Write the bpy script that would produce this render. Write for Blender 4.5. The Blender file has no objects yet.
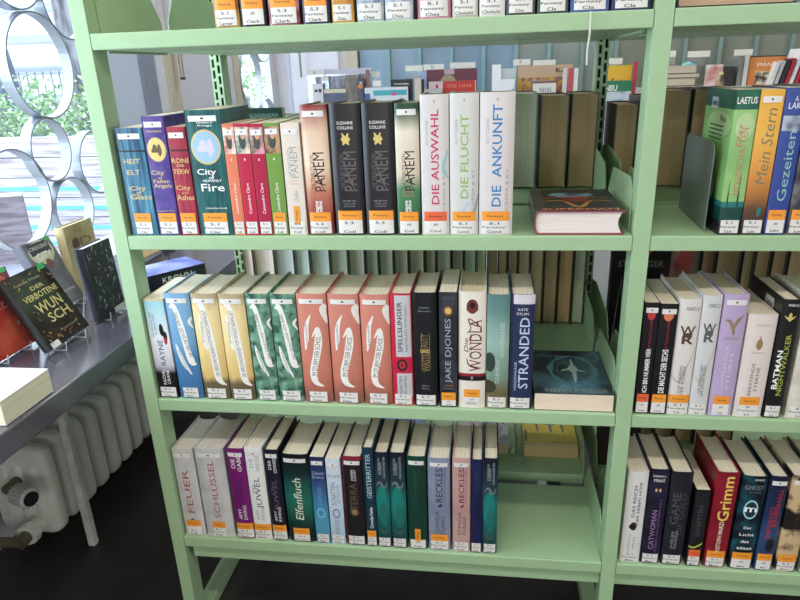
import bpy, bmesh, math, random
from mathutils import Matrix, Vector, Euler
random.seed(7)
S = bpy.context.scene
COL = S.collection
def sr(r, g, b):
    f = lambda c: ((c/255)/12.92 if c/255 <= .04045 else (((c/255)+.055)/1.055)**2.4)
    m_ = .3*r+.59*g+.11*b; k = .10
    return (f(r*(1-k)+m_*k), f(g*(1-k)+m_*k), f(b*(1-k)+m_*k), 1)
# ------------------------------------------------------------ camera
CAMP = (0.6622, -1.1059, -0.0713)
ya, pi_, ro = -0.1397, -0.3637, -0.0342
fw = Vector((math.sin(ya)*math.cos(pi_), math.cos(ya)*math.cos(pi_), math.sin(pi_)))
ri = Vector((math.cos(ya), -math.sin(ya), 0)); up = ri.cross(fw)
r2 = ri*math.cos(ro)+up*math.sin(ro); u2 = up*math.cos(ro)-ri*math.sin(ro)
cd = bpy.data.cameras.new('camera'); cam = bpy.data.objects.new('camera', cd); COL.objects.link(cam)
mt = Matrix((r2, u2, -fw)).transposed().to_4x4(); mt.translation = Vector(CAMP)
cam.matrix_world = mt
cd.sensor_width = 36; cd.lens = 651.2/800*36; cd.clip_start = .05; cd.clip_end = 200
cd.shift_x = -2.6/800; cd.shift_y = 16.8/800
S.camera = cam
# ------------------------------------------------------------ world, lights, exposure
w = bpy.data.worlds.new('sky'); S.world = w; w.use_nodes = True
bg = w.node_tree.nodes['Background']; bg.inputs[0].default_value = (.80, .90, 1, 1); bg.inputs[1].default_value = 7.0
S.view_settings.view_transform = 'Standard'; S.view_settings.look = 'None'
S.view_settings.exposure = -0.84; S.view_settings.gamma = 1
S.view_settings.use_curve_mapping = False
CEIL = 1.55
def area(name, loc, size, power, col=(1, 1, 1), rot=(0, 0, 0)):
    l = bpy.data.lights.new(name, 'AREA'); l.shape = 'RECTANGLE'; l.size, l.size_y = size
    l.energy = power; l.color = col
    o = bpy.data.objects.new(name, l); COL.objects.link(o); o.location = loc; o.rotation_euler = rot
    return o
area('aisle_lamp_light', (.9, -1.25, CEIL-.06), (3.4, .12), 62, (1, .965, .90))
area('far_aisle_lamp_light', (.9, -3.9, CEIL-.06), (4.5, .25), 45, (1, .965, .90))
area('back_aisle_lamp_light', (1.0, 2.0, CEIL-.06), (3.0, .14), 52, (1, .97, .91))
area('left_fill_light', (-.2, -3.6, CEIL-.06), (.14, 2.2), 60, (1, .965, .90))  # added fill to brighten the radiator, not a real ceiling lamp
area('front_fill_light', (1.2, -6.0, -.35), (5.0, 1.7), 78, (.93, .97, 1), (math.pi/2, 0, 0))  # added frontal fill for the back rows; no window is built there
area('right_fill_light', (4.9, -2.2, .2), (1.4, 2.4), 55, (.97, .98, 1), (0, math.pi/2, 0))  # added side fill for faces turned right; wall_right has no window
area('window_daylight', (-.74, -.17, -.05), (.9, 1.4), 34, (.72, .86, 1), (0, -math.pi/2, 0))
# ------------------------------------------------------------ materials
MC = {}
def newmat(name):
    m = bpy.data.materials.new(name); m.use_nodes = True
    return m, m.node_tree.nodes, m.node_tree.links, m.node_tree.nodes['Principled BSDF']
def plain(c, rough=.5, metal=0, name=None, emit=None, coat=0):
    k = ('p', c, rough, metal, emit, coat)
    if k in MC: return MC[k]
    m, n, l, b = newmat(name or 'paint')
    # faint procedural variation so no surface is perfectly flat
    tc = n.new('ShaderNodeTexCoord'); nz = n.new('ShaderNodeTexNoise'); nz.inputs['Scale'].default_value = 35
    l.new(tc.outputs['Object'], nz.inputs['Vector'])
    mx = n.new('ShaderNodeMix'); mx.data_type = 'RGBA'
    cc = sr(*c); mx.inputs[6].default_value = tuple(x*.94 for x in cc[:3])+(1,); mx.inputs[7].default_value = tuple(min(1, x*1.05) for x in cc[:3])+(1,)
    l.new(nz.outputs[0], mx.inputs[0]); l.new(mx.outputs[2], b.inputs['Base Color'])
    b.inputs['Roughness'].default_value = rough; b.inputs['Metallic'].default_value = metal
    if coat: b.inputs['Coat Weight'].default_value = coat; b.inputs['Coat Roughness'].default_value = .15
    MC[k] = m; return m
def mottled(c1, c2, scale=40, st=(1, 1, 1), rough=.35, lo=.4, hi=.6, detail=4, c3=None):
    k = ('m', c1, c2, scale, st, rough, lo, hi, detail, c3)
    if k in MC: return MC[k]
    m, n, l, b = newmat('printed_texture')
    tc = n.new('ShaderNodeTexCoord'); mp = n.new('ShaderNodeMapping'); mp.inputs['Scale'].default_value = st
    nz = n.new('ShaderNodeTexNoise'); nz.inputs['Scale'].default_value = scale; nz.inputs['Detail'].default_value = detail
    cr = n.new('ShaderNodeValToRGB'); e = cr.color_ramp.elements
    e[0].position = lo; e[0].color = sr(*c1); e[1].position = hi; e[1].color = sr(*c2)
    if c3: x = e.new(min(.99, hi+.12)); x.color = sr(*c3)
    l.new(tc.outputs['Object'], mp.inputs[0]); l.new(mp.outputs[0], nz.inputs['Vector']); l.new(nz.outputs[0], cr.inputs[0])
    l.new(cr.outputs[0], b.inputs['Base Color']); b.inputs['Roughness'].default_value = rough
    MC[k] = m; return m
def vgrad(h, stops, noise=.15, scale=30, rough=.32, st=(1, 1, 1)):
    """printed picture: colour bands up the cover (object z / h) broken up by noise"""
    k = ('v', round(h, 3), tuple(stops), noise, scale, rough, st)
    if k in MC: return MC[k]
    m, n, l, b = newmat('printed_cover')
    tc = n.new('ShaderNodeTexCoord'); sp = n.new('ShaderNodeSeparateXYZ'); l.new(tc.outputs['Object'], sp.inputs[0])
    dv = n.new('ShaderNodeMath'); dv.operation = 'DIVIDE'; dv.inputs[1].default_value = h; l.new(sp.outputs[2], dv.inputs[0])
    mp = n.new('ShaderNodeMapping'); mp.inputs['Scale'].default_value = st; l.new(tc.outputs['Object'], mp.inputs[0])
    nz = n.new('ShaderNodeTexNoise'); nz.inputs['Scale'].default_value = scale; nz.inputs['Detail'].default_value = 5
    l.new(mp.outputs[0], nz.inputs['Vector'])
    ma = n.new('ShaderNodeMath'); ma.operation = 'MULTIPLY_ADD'; ma.inputs[1].default_value = noise*2; ma.inputs[2].default_value = -noise
    l.new(nz.outputs[0], ma.inputs[0])
    ad = n.new('ShaderNodeMath'); l.new(ma.outputs[0], ad.inputs[0]); l.new(dv.outputs[0], ad.inputs[1])
    cr = n.new('ShaderNodeValToRGB'); e = cr.color_ramp.elements
    e[0].position = stops[0][0]; e[0].color = sr(*stops[0][1]); e[1].position = stops[-1][0]; e[1].color = sr(*stops[-1][1])
    for p, c in stops[1:-1]:
        x = e.new(p); x.color = sr(*c)
    l.new(ad.outputs[0], cr.inputs[0]); l.new(cr.outputs[0], b.inputs['Base Color']); b.inputs['Roughness'].default_value = rough
    MC[k] = m; return m
def page_mat(c):
    k = ('pg', c)
    if k in MC: return MC[k]
    m, n, l, b = newmat('page_edges')
    tc = n.new('ShaderNodeTexCoord'); mp = n.new('ShaderNodeMapping'); mp.inputs['Scale'].default_value = (900, 8, 3)
    nz = n.new('ShaderNodeTexNoise'); nz.inputs['Scale'].default_value = 1; nz.inputs['Detail'].default_value = 3
    l.new(tc.outputs['Object'], mp.inputs[0]); l.new(mp.outputs[0], nz.inputs['Vector'])
    mx = n.new('ShaderNodeMix'); mx.data_type = 'RGBA'; cc = sr(*c)
    mx.inputs[6].default_value = tuple(x*.80 for x in cc[:3])+(1,); mx.inputs[7].default_value = cc
    cr = n.new('ShaderNodeValToRGB'); cr.color_ramp.elements[0].position = .3; cr.color_ramp.elements[1].position = .6
    l.new(nz.outputs[0], cr.inputs[0]); l.new(cr.outputs[0], mx.inputs[0]); l.new(mx.outputs[2], b.inputs['Base Color'])
    b.inputs['Roughness'].default_value = .75
    MC[k] = m; return m
GREEN = plain((161, 194, 146), .42, name='pale_green_enamel')
SLOT_SHADE = plain((28, 40, 32), .6)
CREAM = (242, 226, 198)
# ------------------------------------------------------------ mesh builder
class MB:
    def __init__(s): s.v = []; s.f = []; s.mi = []; s.m = []
    def mid(s, m):
        if m not in s.m: s.m.append(m)
        return s.m.index(m)
    def add(s, vs, fs, m):
        o = len(s.v); k = s.mid(m); s.v += [tuple(v) for v in vs]
        for f in fs: s.f.append([i+o for i in f]); s.mi.append(k)
    def box(s, a, b, m, T=None):
        x0, y0, z0 = a; x1, y1, z1 = b
        vs = [(x0,y0,z0),(x1,y0,z0),(x1,y1,z0),(x0,y1,z0),(x0,y0,z1),(x1,y0,z1),(x1,y1,z1),(x0,y1,z1)]
        if T: vs = [T @ Vector(v) for v in vs]
        s.add(vs, [(0,3,2,1),(4,5,6,7),(0,1,5,4),(1,2,6,5),(2,3,7,6),(3,0,4,7)], m)
    def prism(s, pts, a0, a1, m, axis='x'):
        """closed polygon (p,q) extruded along axis"""
        n = len(pts)
        def P(p, q, a): return (a, p, q) if axis == 'x' else ((p, a, q) if axis == 'y' else (p, q, a))
        vs = [P(p, q, a0) for p, q in pts]+[P(p, q, a1) for p, q in pts]
        fs = [list(range(n)), list(range(n, 2*n))[::-1]]
        for i in range(n): j = (i+1) % n; fs.append((i, i+n, j+n, j))
        s.add(vs, fs, m)
    def tube(s, pts, r, m, n=8, close=False):
        pts = [Vector(p) for p in pts]; N = len(pts); rings = []
        for i, p in enumerate(pts):
            if close: d = pts[(i+1) % N]-pts[i-1]
            else: d = pts[min(i+1, N-1)]-pts[max(i-1, 0)]
            d.normalize(); a = d.orthogonal() if i == 0 else (ap-d*ap.dot(d)); a.normalize(); ap = a
            b = d.cross(a); rr = r[i] if isinstance(r, (list, tuple)) else r
            rings.append([p+a*math.cos(2*math.pi*k/n)*rr+b*math.sin(2*math.pi*k/n)*rr for k in range(n)])
        vs = [v for R in rings for v in R]; fs = []
        for i in range(N if close else N-1):
            j = (i+1) % N
            for k in range(n): fs.append((i*n+k, i*n+(k+1) % n, j*n+(k+1) % n, j*n+k))
        if not close: fs += [list(range(n))[::-1], [(N-1)*n+k for k in range(n)]]
        s.add(vs, fs, m)
    def build(s, name, parent=None, bevel=0, smooth=False):
        me = bpy.data.meshes.new(name); me.from_pydata(s.v, [], s.f)
        for m in s.m: me.materials.append(m)
        for i, p in enumerate(me.polygons): p.material_index = s.mi[i]; p.use_smooth = smooth
        me.validate(); me.update()
        o = bpy.data.objects.new(name, me); COL.objects.link(o)
        if parent: o.parent = parent
        if bevel:
            bm = o.modifiers.new('bevel', 'BEVEL'); bm.width = bevel; bm.segments = 2; bm.limit_method = 'ANGLE'
        return o
def tag(o, label=None, cat=None, group=None, kind=None):
    for k, v in (('label', label), ('category', cat), ('group', group), ('kind', kind)):
        if v: o[k] = v
    return o
def empty(name, loc=(0, 0, 0), label=None, cat=None, group=None, rot=(0, 0, 0)):
    o = bpy.data.objects.new(name, None); COL.objects.link(o); o.location = loc; o.rotation_euler = rot; o.empty_display_size = .05
    return tag(o, label, cat, group)
GC = {}
def glyphs(txt, bold=0, shear=0):
    k = (txt, bold, shear)
    if k in GC: return GC[k]
    c = bpy.data.curves.new('lettering', 'FONT'); c.body = txt; c.resolution_u = 2; c.size = 1; c.offset = bold; c.shear = shear
    c.align_x = 'CENTER'; c.fill_mode = 'BOTH'
    o = bpy.data.objects.new('lettering', c); COL.objects.link(o)
    me = bpy.data.meshes.new_from_object(o)
    ys_ = [v.co.y for v in me.vertices]; ya, yb = min(ys_), max(ys_); bm = bmesh.new(); bm.from_mesh(me)
    for i in range(1, 8):      # slice the letters so they can follow a rounded spine
        bmesh.ops.bisect_plane(bm, geom=bm.verts[:]+bm.edges[:]+bm.faces[:], plane_co=(0, ya+(yb-ya)*i/8, 0), plane_no=(0, 1, 0))
    bm.to_mesh(me); bm.free()
    vs = [(v.co.x, v.co.y) for v in me.vertices]; fs = [list(p.vertices) for p in me.polygons]
    bpy.data.objects.remove(o); bpy.data.curves.remove(c); bpy.data.meshes.remove(me)
    x0 = min(v[0] for v in vs); x1 = max(v[0] for v in vs); y0 = min(v[1] for v in vs); y1 = max(v[1] for v in vs)
    if x1-x0 < 1e-6: x1 = x0+1
    if y1-y0 < 1e-6: y1 = y0+1
    vs = [((x-x0)/(x1-x0)-.5, (y-y0)/(y1-y0)-.5) for x, y in vs]
    GC[k] = (vs, fs); return GC[k]
# ------------------------------------------------------------ decals: flat print laid on a surface given by map(a, b, lift)
class Art:
    def __init__(s, mb, fmap, W, H): s.mb = mb; s.f = fmap; s.W = W; s.H = H; s.layer = 1
    def put(s, pts, fs, m):
        e = min(s.layer, 20 if s.layer < 24 or s.layer > 33 else 33)*.00004; s.mb.add([s.f(max(-1, min(1, a))*s.W/2, max(0, min(1, b))*s.H, e) for a, b in pts], fs, m); s.layer += 1
    def rect(s, a0, a1, b0, b1, m, n=16):
        pts = []; fs = []
        for i in range(n+1): a = a0+(a1-a0)*i/n; pts += [(a, b0), (a, b1)]
        for i in range(n): fs.append((2*i, 2*i+2, 2*i+3, 2*i+1))
        s.put(pts, fs, m)
    def ell(s, ca, cb, ra, rb, m, n=16):
        """ra in half-widths, rb in metres"""
        rb = rb/s.H; pts = []; fs = []
        for i in range(n+1):
            t = math.pi*i/n; a = ca-ra*math.cos(t); d = rb*math.sin(t); pts += [(a, cb-d), (a, cb+d)]
        for i in range(n): fs.append((2*i, 2*i+2, 2*i+3, 2*i+1))
        s.put(pts, fs, m)
    def ribbon(s, pts, m, sub=5):
        """pts: (a, b, half width) joined by a smooth line"""
        P = []
        for i in range(len(pts)-1):
            p0 = pts[max(i-1, 0)]; p1 = pts[i]; p2 = pts[i+1]; p3 = pts[min(i+2, len(pts)-1)]
            for k in range(sub):
                t = k/sub; P.append([.5*((2*p1[j])+(-p0[j]+p2[j])*t+(2*p0[j]-5*p1[j]+4*p2[j]-p3[j])*t*t+(-p0[j]+3*p1[j]-3*p2[j]+p3[j])*t**3) for j in range(3)])
        P.append(list(pts[-1])); vs = []; fs = []
        r = s.W/2/s.H
        for i, (a, b, h) in enumerate(P):
            q = P[min(i+1, len(P)-1)]; p = P[max(i-1, 0)]; dx = (q[0]-p[0]); dy = (q[1]-p[1])/r; L = math.hypot(dx, dy) or 1
            vs += [(a-dy/L*h*q_, b+dx/L*h*r*q_) for q_ in (1, .6, .2, -.2, -.6, -1)]
        for i in range(len(P)-1):
            for k in range(5): fs.append((6*i+k, 6*i+k+1, 6*i+k+7, 6*i+k+6))
        s.put(vs, fs, m)
    def text(s, t, a, b, length, cap, m, rot=1, bold=0, shear=0, bend=None):
        if not t.strip(): return
        vs, fs = glyphs(t, bold, shear); pts = []
        for x, y in vs:
            if rot: aa = a-y*cap*2; bb = b+x*length; tt = x+.5
            else: aa = a+x*length*2; bb = b+y*cap; tt = x+.5
            if bend: aa += bend(tt) if rot else 0
            pts.append((aa, bb))
        s.put(pts, fs, m)
WHITE = (226, 222, 216); INK = plain((30, 28, 30), .5)
GOLD = plain((206, 172, 96), .35, .3)
LBL = plain(WHITE, .45, name='label_paper'); ORG = plain((250, 152, 36), .45, name='orange_sticker'); REDO = plain((240, 98, 48), .45, name='red_orange_sticker')
def book(x0, x1, z, h, label, base, art=None, D=.145, y=.008, hard=True, bulge=None, pages=CREAM, lab=('5.1', 'Fantasy', 'Clar'),
         sticker=ORG, top=True, cat='book', group=None, right=None, left=None, band=None, lab_h=.0215, tilt=0, sticker_v=False, T=None, ls=.82, onhigh=0, place=None, headband=None, sidem=None, smallbooks=False):
    """one book: cover (with its print), page block, library stickers.  Local frame: spine towards -y, width x, height z."""
    w_ = x1-x0-.0008
    t = .0024 if hard else .0007
    if bulge is None: bulge = (.09*w_ if hard else .02*w_)
    root = empty('book', ((x0+x1)/2, y, z+.0004), label, cat, group)
    if tilt: root.rotation_euler = (0, tilt, 0)
    if T is not None: root.matrix_world = T
    hw = w_/2
    ys = lambda a: bulge*(min(1, abs(a)/hw))**3.4
    mb = MB(); N = 16
    outer = [(-hw, D)]+[(-hw+w_*i/N, ys(-hw+w_*i/N)) for i in range(N+1)]+[(hw, D)]
    inner = [(-hw+t, D)]+[(max(-hw+t, min(hw-t, -hw+w_*i/N)), ys(-hw+w_*i/N)+t) for i in range(N+1)]+[(hw-t, D)]
    n = len(outer); vs = []; fs = []
    for zz in (0, h): vs += [(a, b, zz) for a, b in outer]+[(a, b, zz) for a, b in inner]
    for i in range(n-1):
        fs += [(i, i+1, 2*n+i+1, 2*n+i), (n+i+1, n+i, 3*n+i, 3*n+i+1), (i, n+i, n+i+1, i+1), (2*n+i, 2*n+i+1, 3*n+i+1, 3*n+i)]
    fs += [(0, 2*n, 3*n, n), (n-1, 2*n-1, 4*n-1, 3*n-1)]
    mb.add(vs, fs, base)
    if sidem:
        mb.add([(hw+.0001,bulge,0),(hw+.0001,D,0),(hw+.0001,D,h),(hw+.0001,bulge,h)],[(0,1,2,3)],sidem)
    A = Art(mb, lambda a, b, e: (a, ys(a)-e, b), w_, h)
    if art: art(A)
    if right: right(Art(mb, lambda a, b, e: (hw+e, D/2+a, b), D, h))
    if left: left(Art(mb, lambda a, b, e: (-hw-e, D/2-a, b), D, h))
    mb.build('cover', root)
    # page block
    ins = .003 if hard else .0004
    pm = page_mat(pages); pb = MB(); c = (.16*w_ if hard else 0); pe = D-(.005 if hard else .0006)
    hp = hw-t-.0002
    prof = [(-hp, pe)]+[(-hp+2*hp*i/8, max(ys(-hp+2*hp*i/8)+t+.0004, 0)) for i in range(9)]+[(hp, pe)]+[(hp-2*hp*i/6, pe-c*math.sin(math.pi*i/6)) for i in range(1, 6)]
    k = len(prof)
    pb.add([(a, b, ins) for a, b in prof]+[(a, b, h-ins) for a, b in prof], [list(range(k))[::-1], list(range(k, 2*k))]+[(i, (i+1) % k, k+(i+1) % k, k+i) for i in range(k)], pm)
    if headband:
        hb = plain(headband, .6); pb.add([(a, b, h-ins+.0004) for a, b in ((-hp*.5, ys(hp*.5)+t+.001), (hp*.5, ys(hp*.5)+t+.001), (hp*.5, ys(hp*.5)+t+.0035), (-hp*.5, ys(hp*.5)+t+.0035))], [(0, 1, 2, 3)], hb)
    pb.build('page_block', root)
    # stickers
    def sticker_part(name, f):
        m2 = MB(); B = Art(m2, lambda a, b, e: (a, ys(max(-hw, min(hw, a)))-e-.0022*0, b), w_, h); B.layer = 26; f(B)
        o = m2.build(name, root); return o
    lh = lab_h/h; b0 = (.003+onhigh)/h
    if lab:
        def f(B):
            B.rect(-ls, ls, b0, b0+lh, LBL); B.layer = 29
            for i, s_ in enumerate(lab):
                rows = len(lab); fl = min(.95, .16*len(s_)+.02)
                B.text(s_, 0 if rows < 3 else -.08, b0+lh*(1-(i+.6)/rows), ls*min(.86, .125*len(s_)), lh*.20, INK, 0, bold=.01)
        sticker_part('spine_label', f)
    if sticker:
        def f(B):
            o_b = b0+lh
            if sticker_v: B.rect(-.3, .3, o_b-.004/h, o_b+.028/h, sticker); B.layer = 29; B.text('Fantasy', 0, o_b+.012/h, .018/h, .14, INK, 1)
            else: B.rect(-ls, ls, o_b, o_b+.0165/h, sticker); B.layer = 29; B.text('Fantasy', 0, o_b+.008/h, ls*.6, .0048/h, INK, 0)
        sticker_part('genre_sticker', f)
    if top:
        def f(B):
            B.rect(-.8, .8, 1-.019/h, 1-.0095/h, LBL); B.layer = 29
            B.rect(-.08, .08, 1-.0155/h, 1-.0125/h, INK, 2)
        sticker_part('top_sticker', f)
    return root
# ============================================================ SETTING
FL = -1.31
def struct(name, mb, bevel=0, parent=None):
    o = mb.build(name, parent, bevel)
    if parent is None: o['kind'] = 'structure'
    return o
m = MB(); m.box((-.75, -6.2, FL-.1), (5.2, 3.35, FL), mottled((38, 33, 32), (52, 46, 45), 14, rough=.42, lo=.3, hi=.7)); struct('floor', m)
m = MB(); m.box((-.75, -6.2, CEIL), (5.2, 3.35, CEIL+.1), plain((228, 226, 220), .8)); struct('ceiling', m)
WALL = plain((222, 220, 224), .7)
m = MB(); m.box((-.75, -6.2, FL), (5.2, -6.1, CEIL), WALL); struct('wall_front', m)
m = MB(); m.box((5.1, -6.1, FL), (5.2, 3.2, CEIL), WALL); struct('wall_right', m)
WX = -.70
# left wall pieces around window_1 (y -1.35..1.19) and window_2 (y 2.46..3.15)
m = MB()
m.box((-.75, -6.1, FL), (WX, -1.35, CEIL), WALL); m.box((-.75, -1.35, FL), (WX, 1.19, -.66), WALL); m.box((-.75, -1.35, 1.1), (WX, 1.19, CEIL), WALL)
m.box((-.75, 1.19, FL), (WX, 1.46, CEIL), plain((216, 230, 255), .6))
m.box((-.75, 1.46, FL), (WX, 2.40, CEIL), WALL)
m.box((-.75, 2.40, 1.2), (WX, 3.2, CEIL), WALL); m.box((-.75, 2.40, FL), (WX, 3.2, -.66), WALL); m.box((-.75, 3.12, -.66), (WX, 3.2, 1.2), WALL)
struct('wall_left', m)
m = MB(); m.box((WX, 1.458, FL), (WX+.012, 1.566, CEIL), plain((150, 156, 178), .6)); m.box((WX, 1.566, FL), (WX+.02, 1.63, CEIL), plain((232, 234, 244), .5)); struct('trim_1', m)
m = MB(); m.box((WX, 1.63, FL), (WX+.03, 1.73, .09), plain((216, 204, 178), .55)); m.box((WX, 2.39, FL), (WX+.03, 2.47, CEIL-.3), plain((216, 204, 178), .55)); struct('trim_2', m)
m = MB(); m.box((WX, 1.735, FL+.01), (WX+.022, 2.385, CEIL-.35), plain((226, 224, 236), .45)); d = struct('door_1', m)
m = MB(); m.tube([(WX+.06, 1.70, -.075), (WX+.06, 1.70, .08)], .009, plain((186, 176, 160), .35, .6)); m.box((WX+.02, 1.69, .05), (WX+.06, 1.71, .07), plain((60, 58, 58), .4)); m.tube([(WX+.06, 1.70, -.085), (WX+.06, 1.70, -.075)], .011, plain((50, 50, 50), .4)); m.build('door_handle', d)
# windows
def glassmat():
    m_, n, l, b = newmat('window_glass'); n.remove(b)
    o = n['Material Output']; t = n.new('ShaderNodeBsdfTransparent'); t.inputs[0].default_value = (.95, .98, 1, 1)
    g = n.new('ShaderNodeBsdfGlossy'); g.inputs['Roughness'].default_value = .02; x = n.new('ShaderNodeMixShader'); x.inputs[0].default_value = .05
    l.new(t.outputs[0], x.inputs[1]); l.new(g.outputs[0], x.inputs[2]); l.new(x.outputs[0], o.inputs[0]); return m_
GLASS = glassmat(); FRAME = plain((226, 230, 238), .4)
def window(name, y0, y1, z0, z1):
    m = MB()
    fwid = .045
    for a, b in (((y0, z0), (y1, z0+fwid)), ((y0, z1-fwid), (y1, z1)), ((y0, z0), (y0+fwid, z1)), ((y1-fwid, z0), (y1, z1))):
        m.box((WX-.045, a[0], a[1]), (WX-.005, b[0], b[1]), FRAME)
    f = struct(name, m)
    g = MB(); g.box((WX-.036, y0+fwid-.004, z0+fwid-.004), (WX-.030, y1-fwid+.004, z1-fwid+.004), GLASS); g.build('pane', f)
    return f
window('window_1', -1.35, 1.235, -.66, 1.1); window('window_2', 2.44, 3.13, -.66, 1.2)
m = MB(); m.box((WX-.004, -1.35, -.64), (-.53, 1.22, -.6), plain((225, 228, 236), .4)); struct('trim_3', m, .003)
# decorative grille of flat metal rings
STEEL = plain((176, 182, 194), .32, .55, name='grille_steel')
def ring(m, cy, cz, r, x=WX+.0, wdt=.034, t=.005, n=48):
    vs = []; fs = []
    for i in range(n):
        a = 2*math.pi*i/n
        for rr, xx in ((r, x+.004), (r, x+.004+wdt), (r-t, x+.004+wdt), (r-t, x+.004)): vs.append((xx, cy+rr*math.cos(a), cz+rr*math.sin(a)))
    for i in range(n):
        j = (i+1) % n
        for k in range(4): fs.append((4*i+k, 4*i+(k+1) % 4, 4*j+(k+1) % 4, 4*j+k))
    m.add(vs, fs, STEEL)
gr = empty('ring_grille', (0, 0, 0), 'silver metal grille of touching rings inside the large window', 'window grille')
for cy, cz, r in ((.815, -.03, .15), (.775, -.268, .095), (.83, -.458, .1), (1.005, -.335, .105), (.585, -.385, .142), (.77, .25, .132), (.995, .165, .118),
                  (.98, .42, .14), (.30, -.2, .15), (.3, .2, .17)):
    if r > .03:
        m = MB(); ring(m, cy, cz, r); m.build('ring', gr)
g2 = empty('ring_grille', (0, 0, 0), 'silver ring grille in the far narrow window behind the shelf posts', 'window grille')
for cy, cz, r in ((2.62, -.1, .17), (2.86, .15, .16), (2.85, -.36, .15), (2.6, .3, .15)):
    m = MB(); ring(m, cy, cz, r); m.build('ring', g2)
# back wall: white part with door, then channel glass
m = MB(); m.box((WX, 3.2, FL), (-.245, 3.35, CEIL), WALL); m.box((-.245, 3.2, FL), (-.175, 3.35, CEIL), plain((206, 196, 176), .6)); m.box((-.175, 3.2, -.1+CEIL), (5.1, 3.35, CEIL), WALL); struct('wall_back', m)
m = MB(); m.box((-.60, 3.165, FL+.01), (-.29, 3.2, CEIL-.3), plain((228, 228, 240), .45)); m.box((-.625, 3.16, FL), (-.60, 3.2, CEIL-.27), plain((196, 200, 216), .5)); d = struct('door_2', m)
m = MB(); m.tube([(-.52, 3.11, -.10), (-.52, 3.11, .3)], .009, plain((170, 164, 150), .35, .6)); m.build('door_handle', d)
CH1 = mottled((128, 158, 186), (150, 178, 202), 3, rough=.25, lo=.35, hi=.65, detail=1)
CH2 = mottled((138, 152, 148), (156, 168, 160), 3, rough=.25, lo=.35, hi=.65, detail=1)
CH3 = mottled((122, 130, 112), (140, 146, 128), 3, rough=.25, lo=.35, hi=.65, detail=1)
m = MB(); xs = -.175; i = 0
TEAL = plain((132, 176, 182), .35); TEAL2 = plain((132, 158, 150), .35)
edges = []
while xs < 5.1:
    x2 = min(xs+.196, 5.1); mm = CH1 if xs < .65 else (CH2 if xs < 1.25 else CH3)
    m.box((xs+.011, 3.24, FL), (x2-.011, 3.26, CEIL-.1), mm)
    m.box((x2-.011, 3.2, FL), (x2+.011, 3.26, CEIL-.1), TEAL if xs < .9 else TEAL2); xs = x2; i += 1
m.box((-.175, 3.27, FL), (5.1, 3.35, CEIL-.1), plain((120, 130, 128), .7))
struct('window_3', m)
# ------------------------------------------------------------ outside the window
m = MB(); m.box((-9, -2, -1.6), (-.76, 12, -1.35), mottled((140, 140, 132), (170, 168, 160), 3, rough=.9)); struct('ground', m)
def plank_mat():
    m_, n, l, b = newmat('whitewashed_planks')
    tc = n.new('ShaderNodeTexCoord'); mp = n.new('ShaderNodeMapping'); mp.inputs['Scale'].default_value = (.8, 1, 14)
    nz = n.new('ShaderNodeTexNoise'); nz.inputs['Scale'].default_value = 3; nz.inputs['Detail'].default_value = 5
    l.new(tc.outputs['Object'], mp.inputs[0]); l.new(mp.outputs[0], nz.inputs['Vector'])
    cr = n.new('ShaderNodeValToRGB'); e = cr.color_ramp.elements; e[0].position = .36; e[0].color = sr(170, 152, 162); e[1].position = .52; e[1].color = sr(214, 208, 220)
    l.new(nz.outputs[0], cr.inputs[0]); l.new(cr.outputs[0], b.inputs['Base Color']); b.inputs['Roughness'].default_value = .8; return m_
PL = plank_mat(); TQ = plain((110, 206, 222), .7)
ter = empty('plank_terrace', (-2.4, 3.0, -1.35), 'whitewashed plank terrace wall with turquoise stripes outside the window', 'terrace')
zt = -.42; k = 0; m = MB(); zz = -1.35
hh = [.15]*7
for i in range(7):
    z1 = zz+.128; m.box((-1.6, .0+.0, zz+1.35), (1.35, .05, z1+1.35), PL); zz = z1+.006
m.build('plank_wall', ter)
for z0 in (.20, .315, .45, .58):
    m = MB(); m.box((-1.6, -.006, z0), (1.35, -.001, z0+.026), TQ); m.build('painted_stripe', ter)
bn = empty('garden_bench', (-1.93, 1.96, -1.35), 'grey weathered plank bench outside the window at the left edge', 'bench', None, (0, 0, .42))
GP = mottled((112, 98, 104), (150, 138, 146), 5, (1, 1, 9), .8)
m = MB(); m.box((-.55, 0, .36), (.17, .03, .72), GP); m.box((-.55, 0, .72), (.17, .03, .735), plain((214, 214, 226), .6)); m.build('backrest', bn)
m = MB(); m.box((-.55, -.36, .33), (.17, -.005, .36), plain((160, 160, 178), .6)); m.build('seat', bn)
for lx in (-.5, .10):
    m = MB(); m.box((lx, -.33, 0), (lx+.05, 0, .33), GP); m.build('leg', bn)
# hedge of leafy plants : one uncountable mass of leaves behind the terrace wall
def leaves(name, n, box, size, mats, label, cat, kind=None):
    m = MB(); rnd = random.Random(11)
    (x0, y0, z0), (x1, y1, z1) = box
    for i in range(n):
        x = rnd.uniform(x0, x1); y = rnd.uniform(y0, y1); zmax = z0+(z1-z0)*(.62+.38*math.sin(x*7)*math.sin(x*3.1+2)); z = z0+(zmax-z0)*rnd.random()**.6
        R = Euler((rnd.uniform(-1.2, 1.2), rnd.uniform(-1.2, 1.2), rnd.uniform(0, 6.3))).to_matrix(); s = size*rnd.uniform(.6, 1.4)
        vs = [Vector((x, y, z))+R @ Vector(p)*s for p in ((0, -1, 0), (.45, 0, .12), (0, 1, 0), (-.45, 0, .12))]
        m.add(vs, [(0, 1, 2, 3)], rnd.choice(mats))
    o = m.build(name); tag(o, label, cat, kind=kind); return o
LG = [plain((132, 172, 112), .6), plain((112, 156, 102), .6), plain((166, 200, 140), .6), plain((206, 220, 190), .6)]
leaves('leafy_hedge', 9000, ((-4.4, 3.14, -.8), (-.95, 4.1, .06)), .024, LG, 'bright green leafy plants growing above the terrace wall', 'plants', 'stuff')
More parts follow.
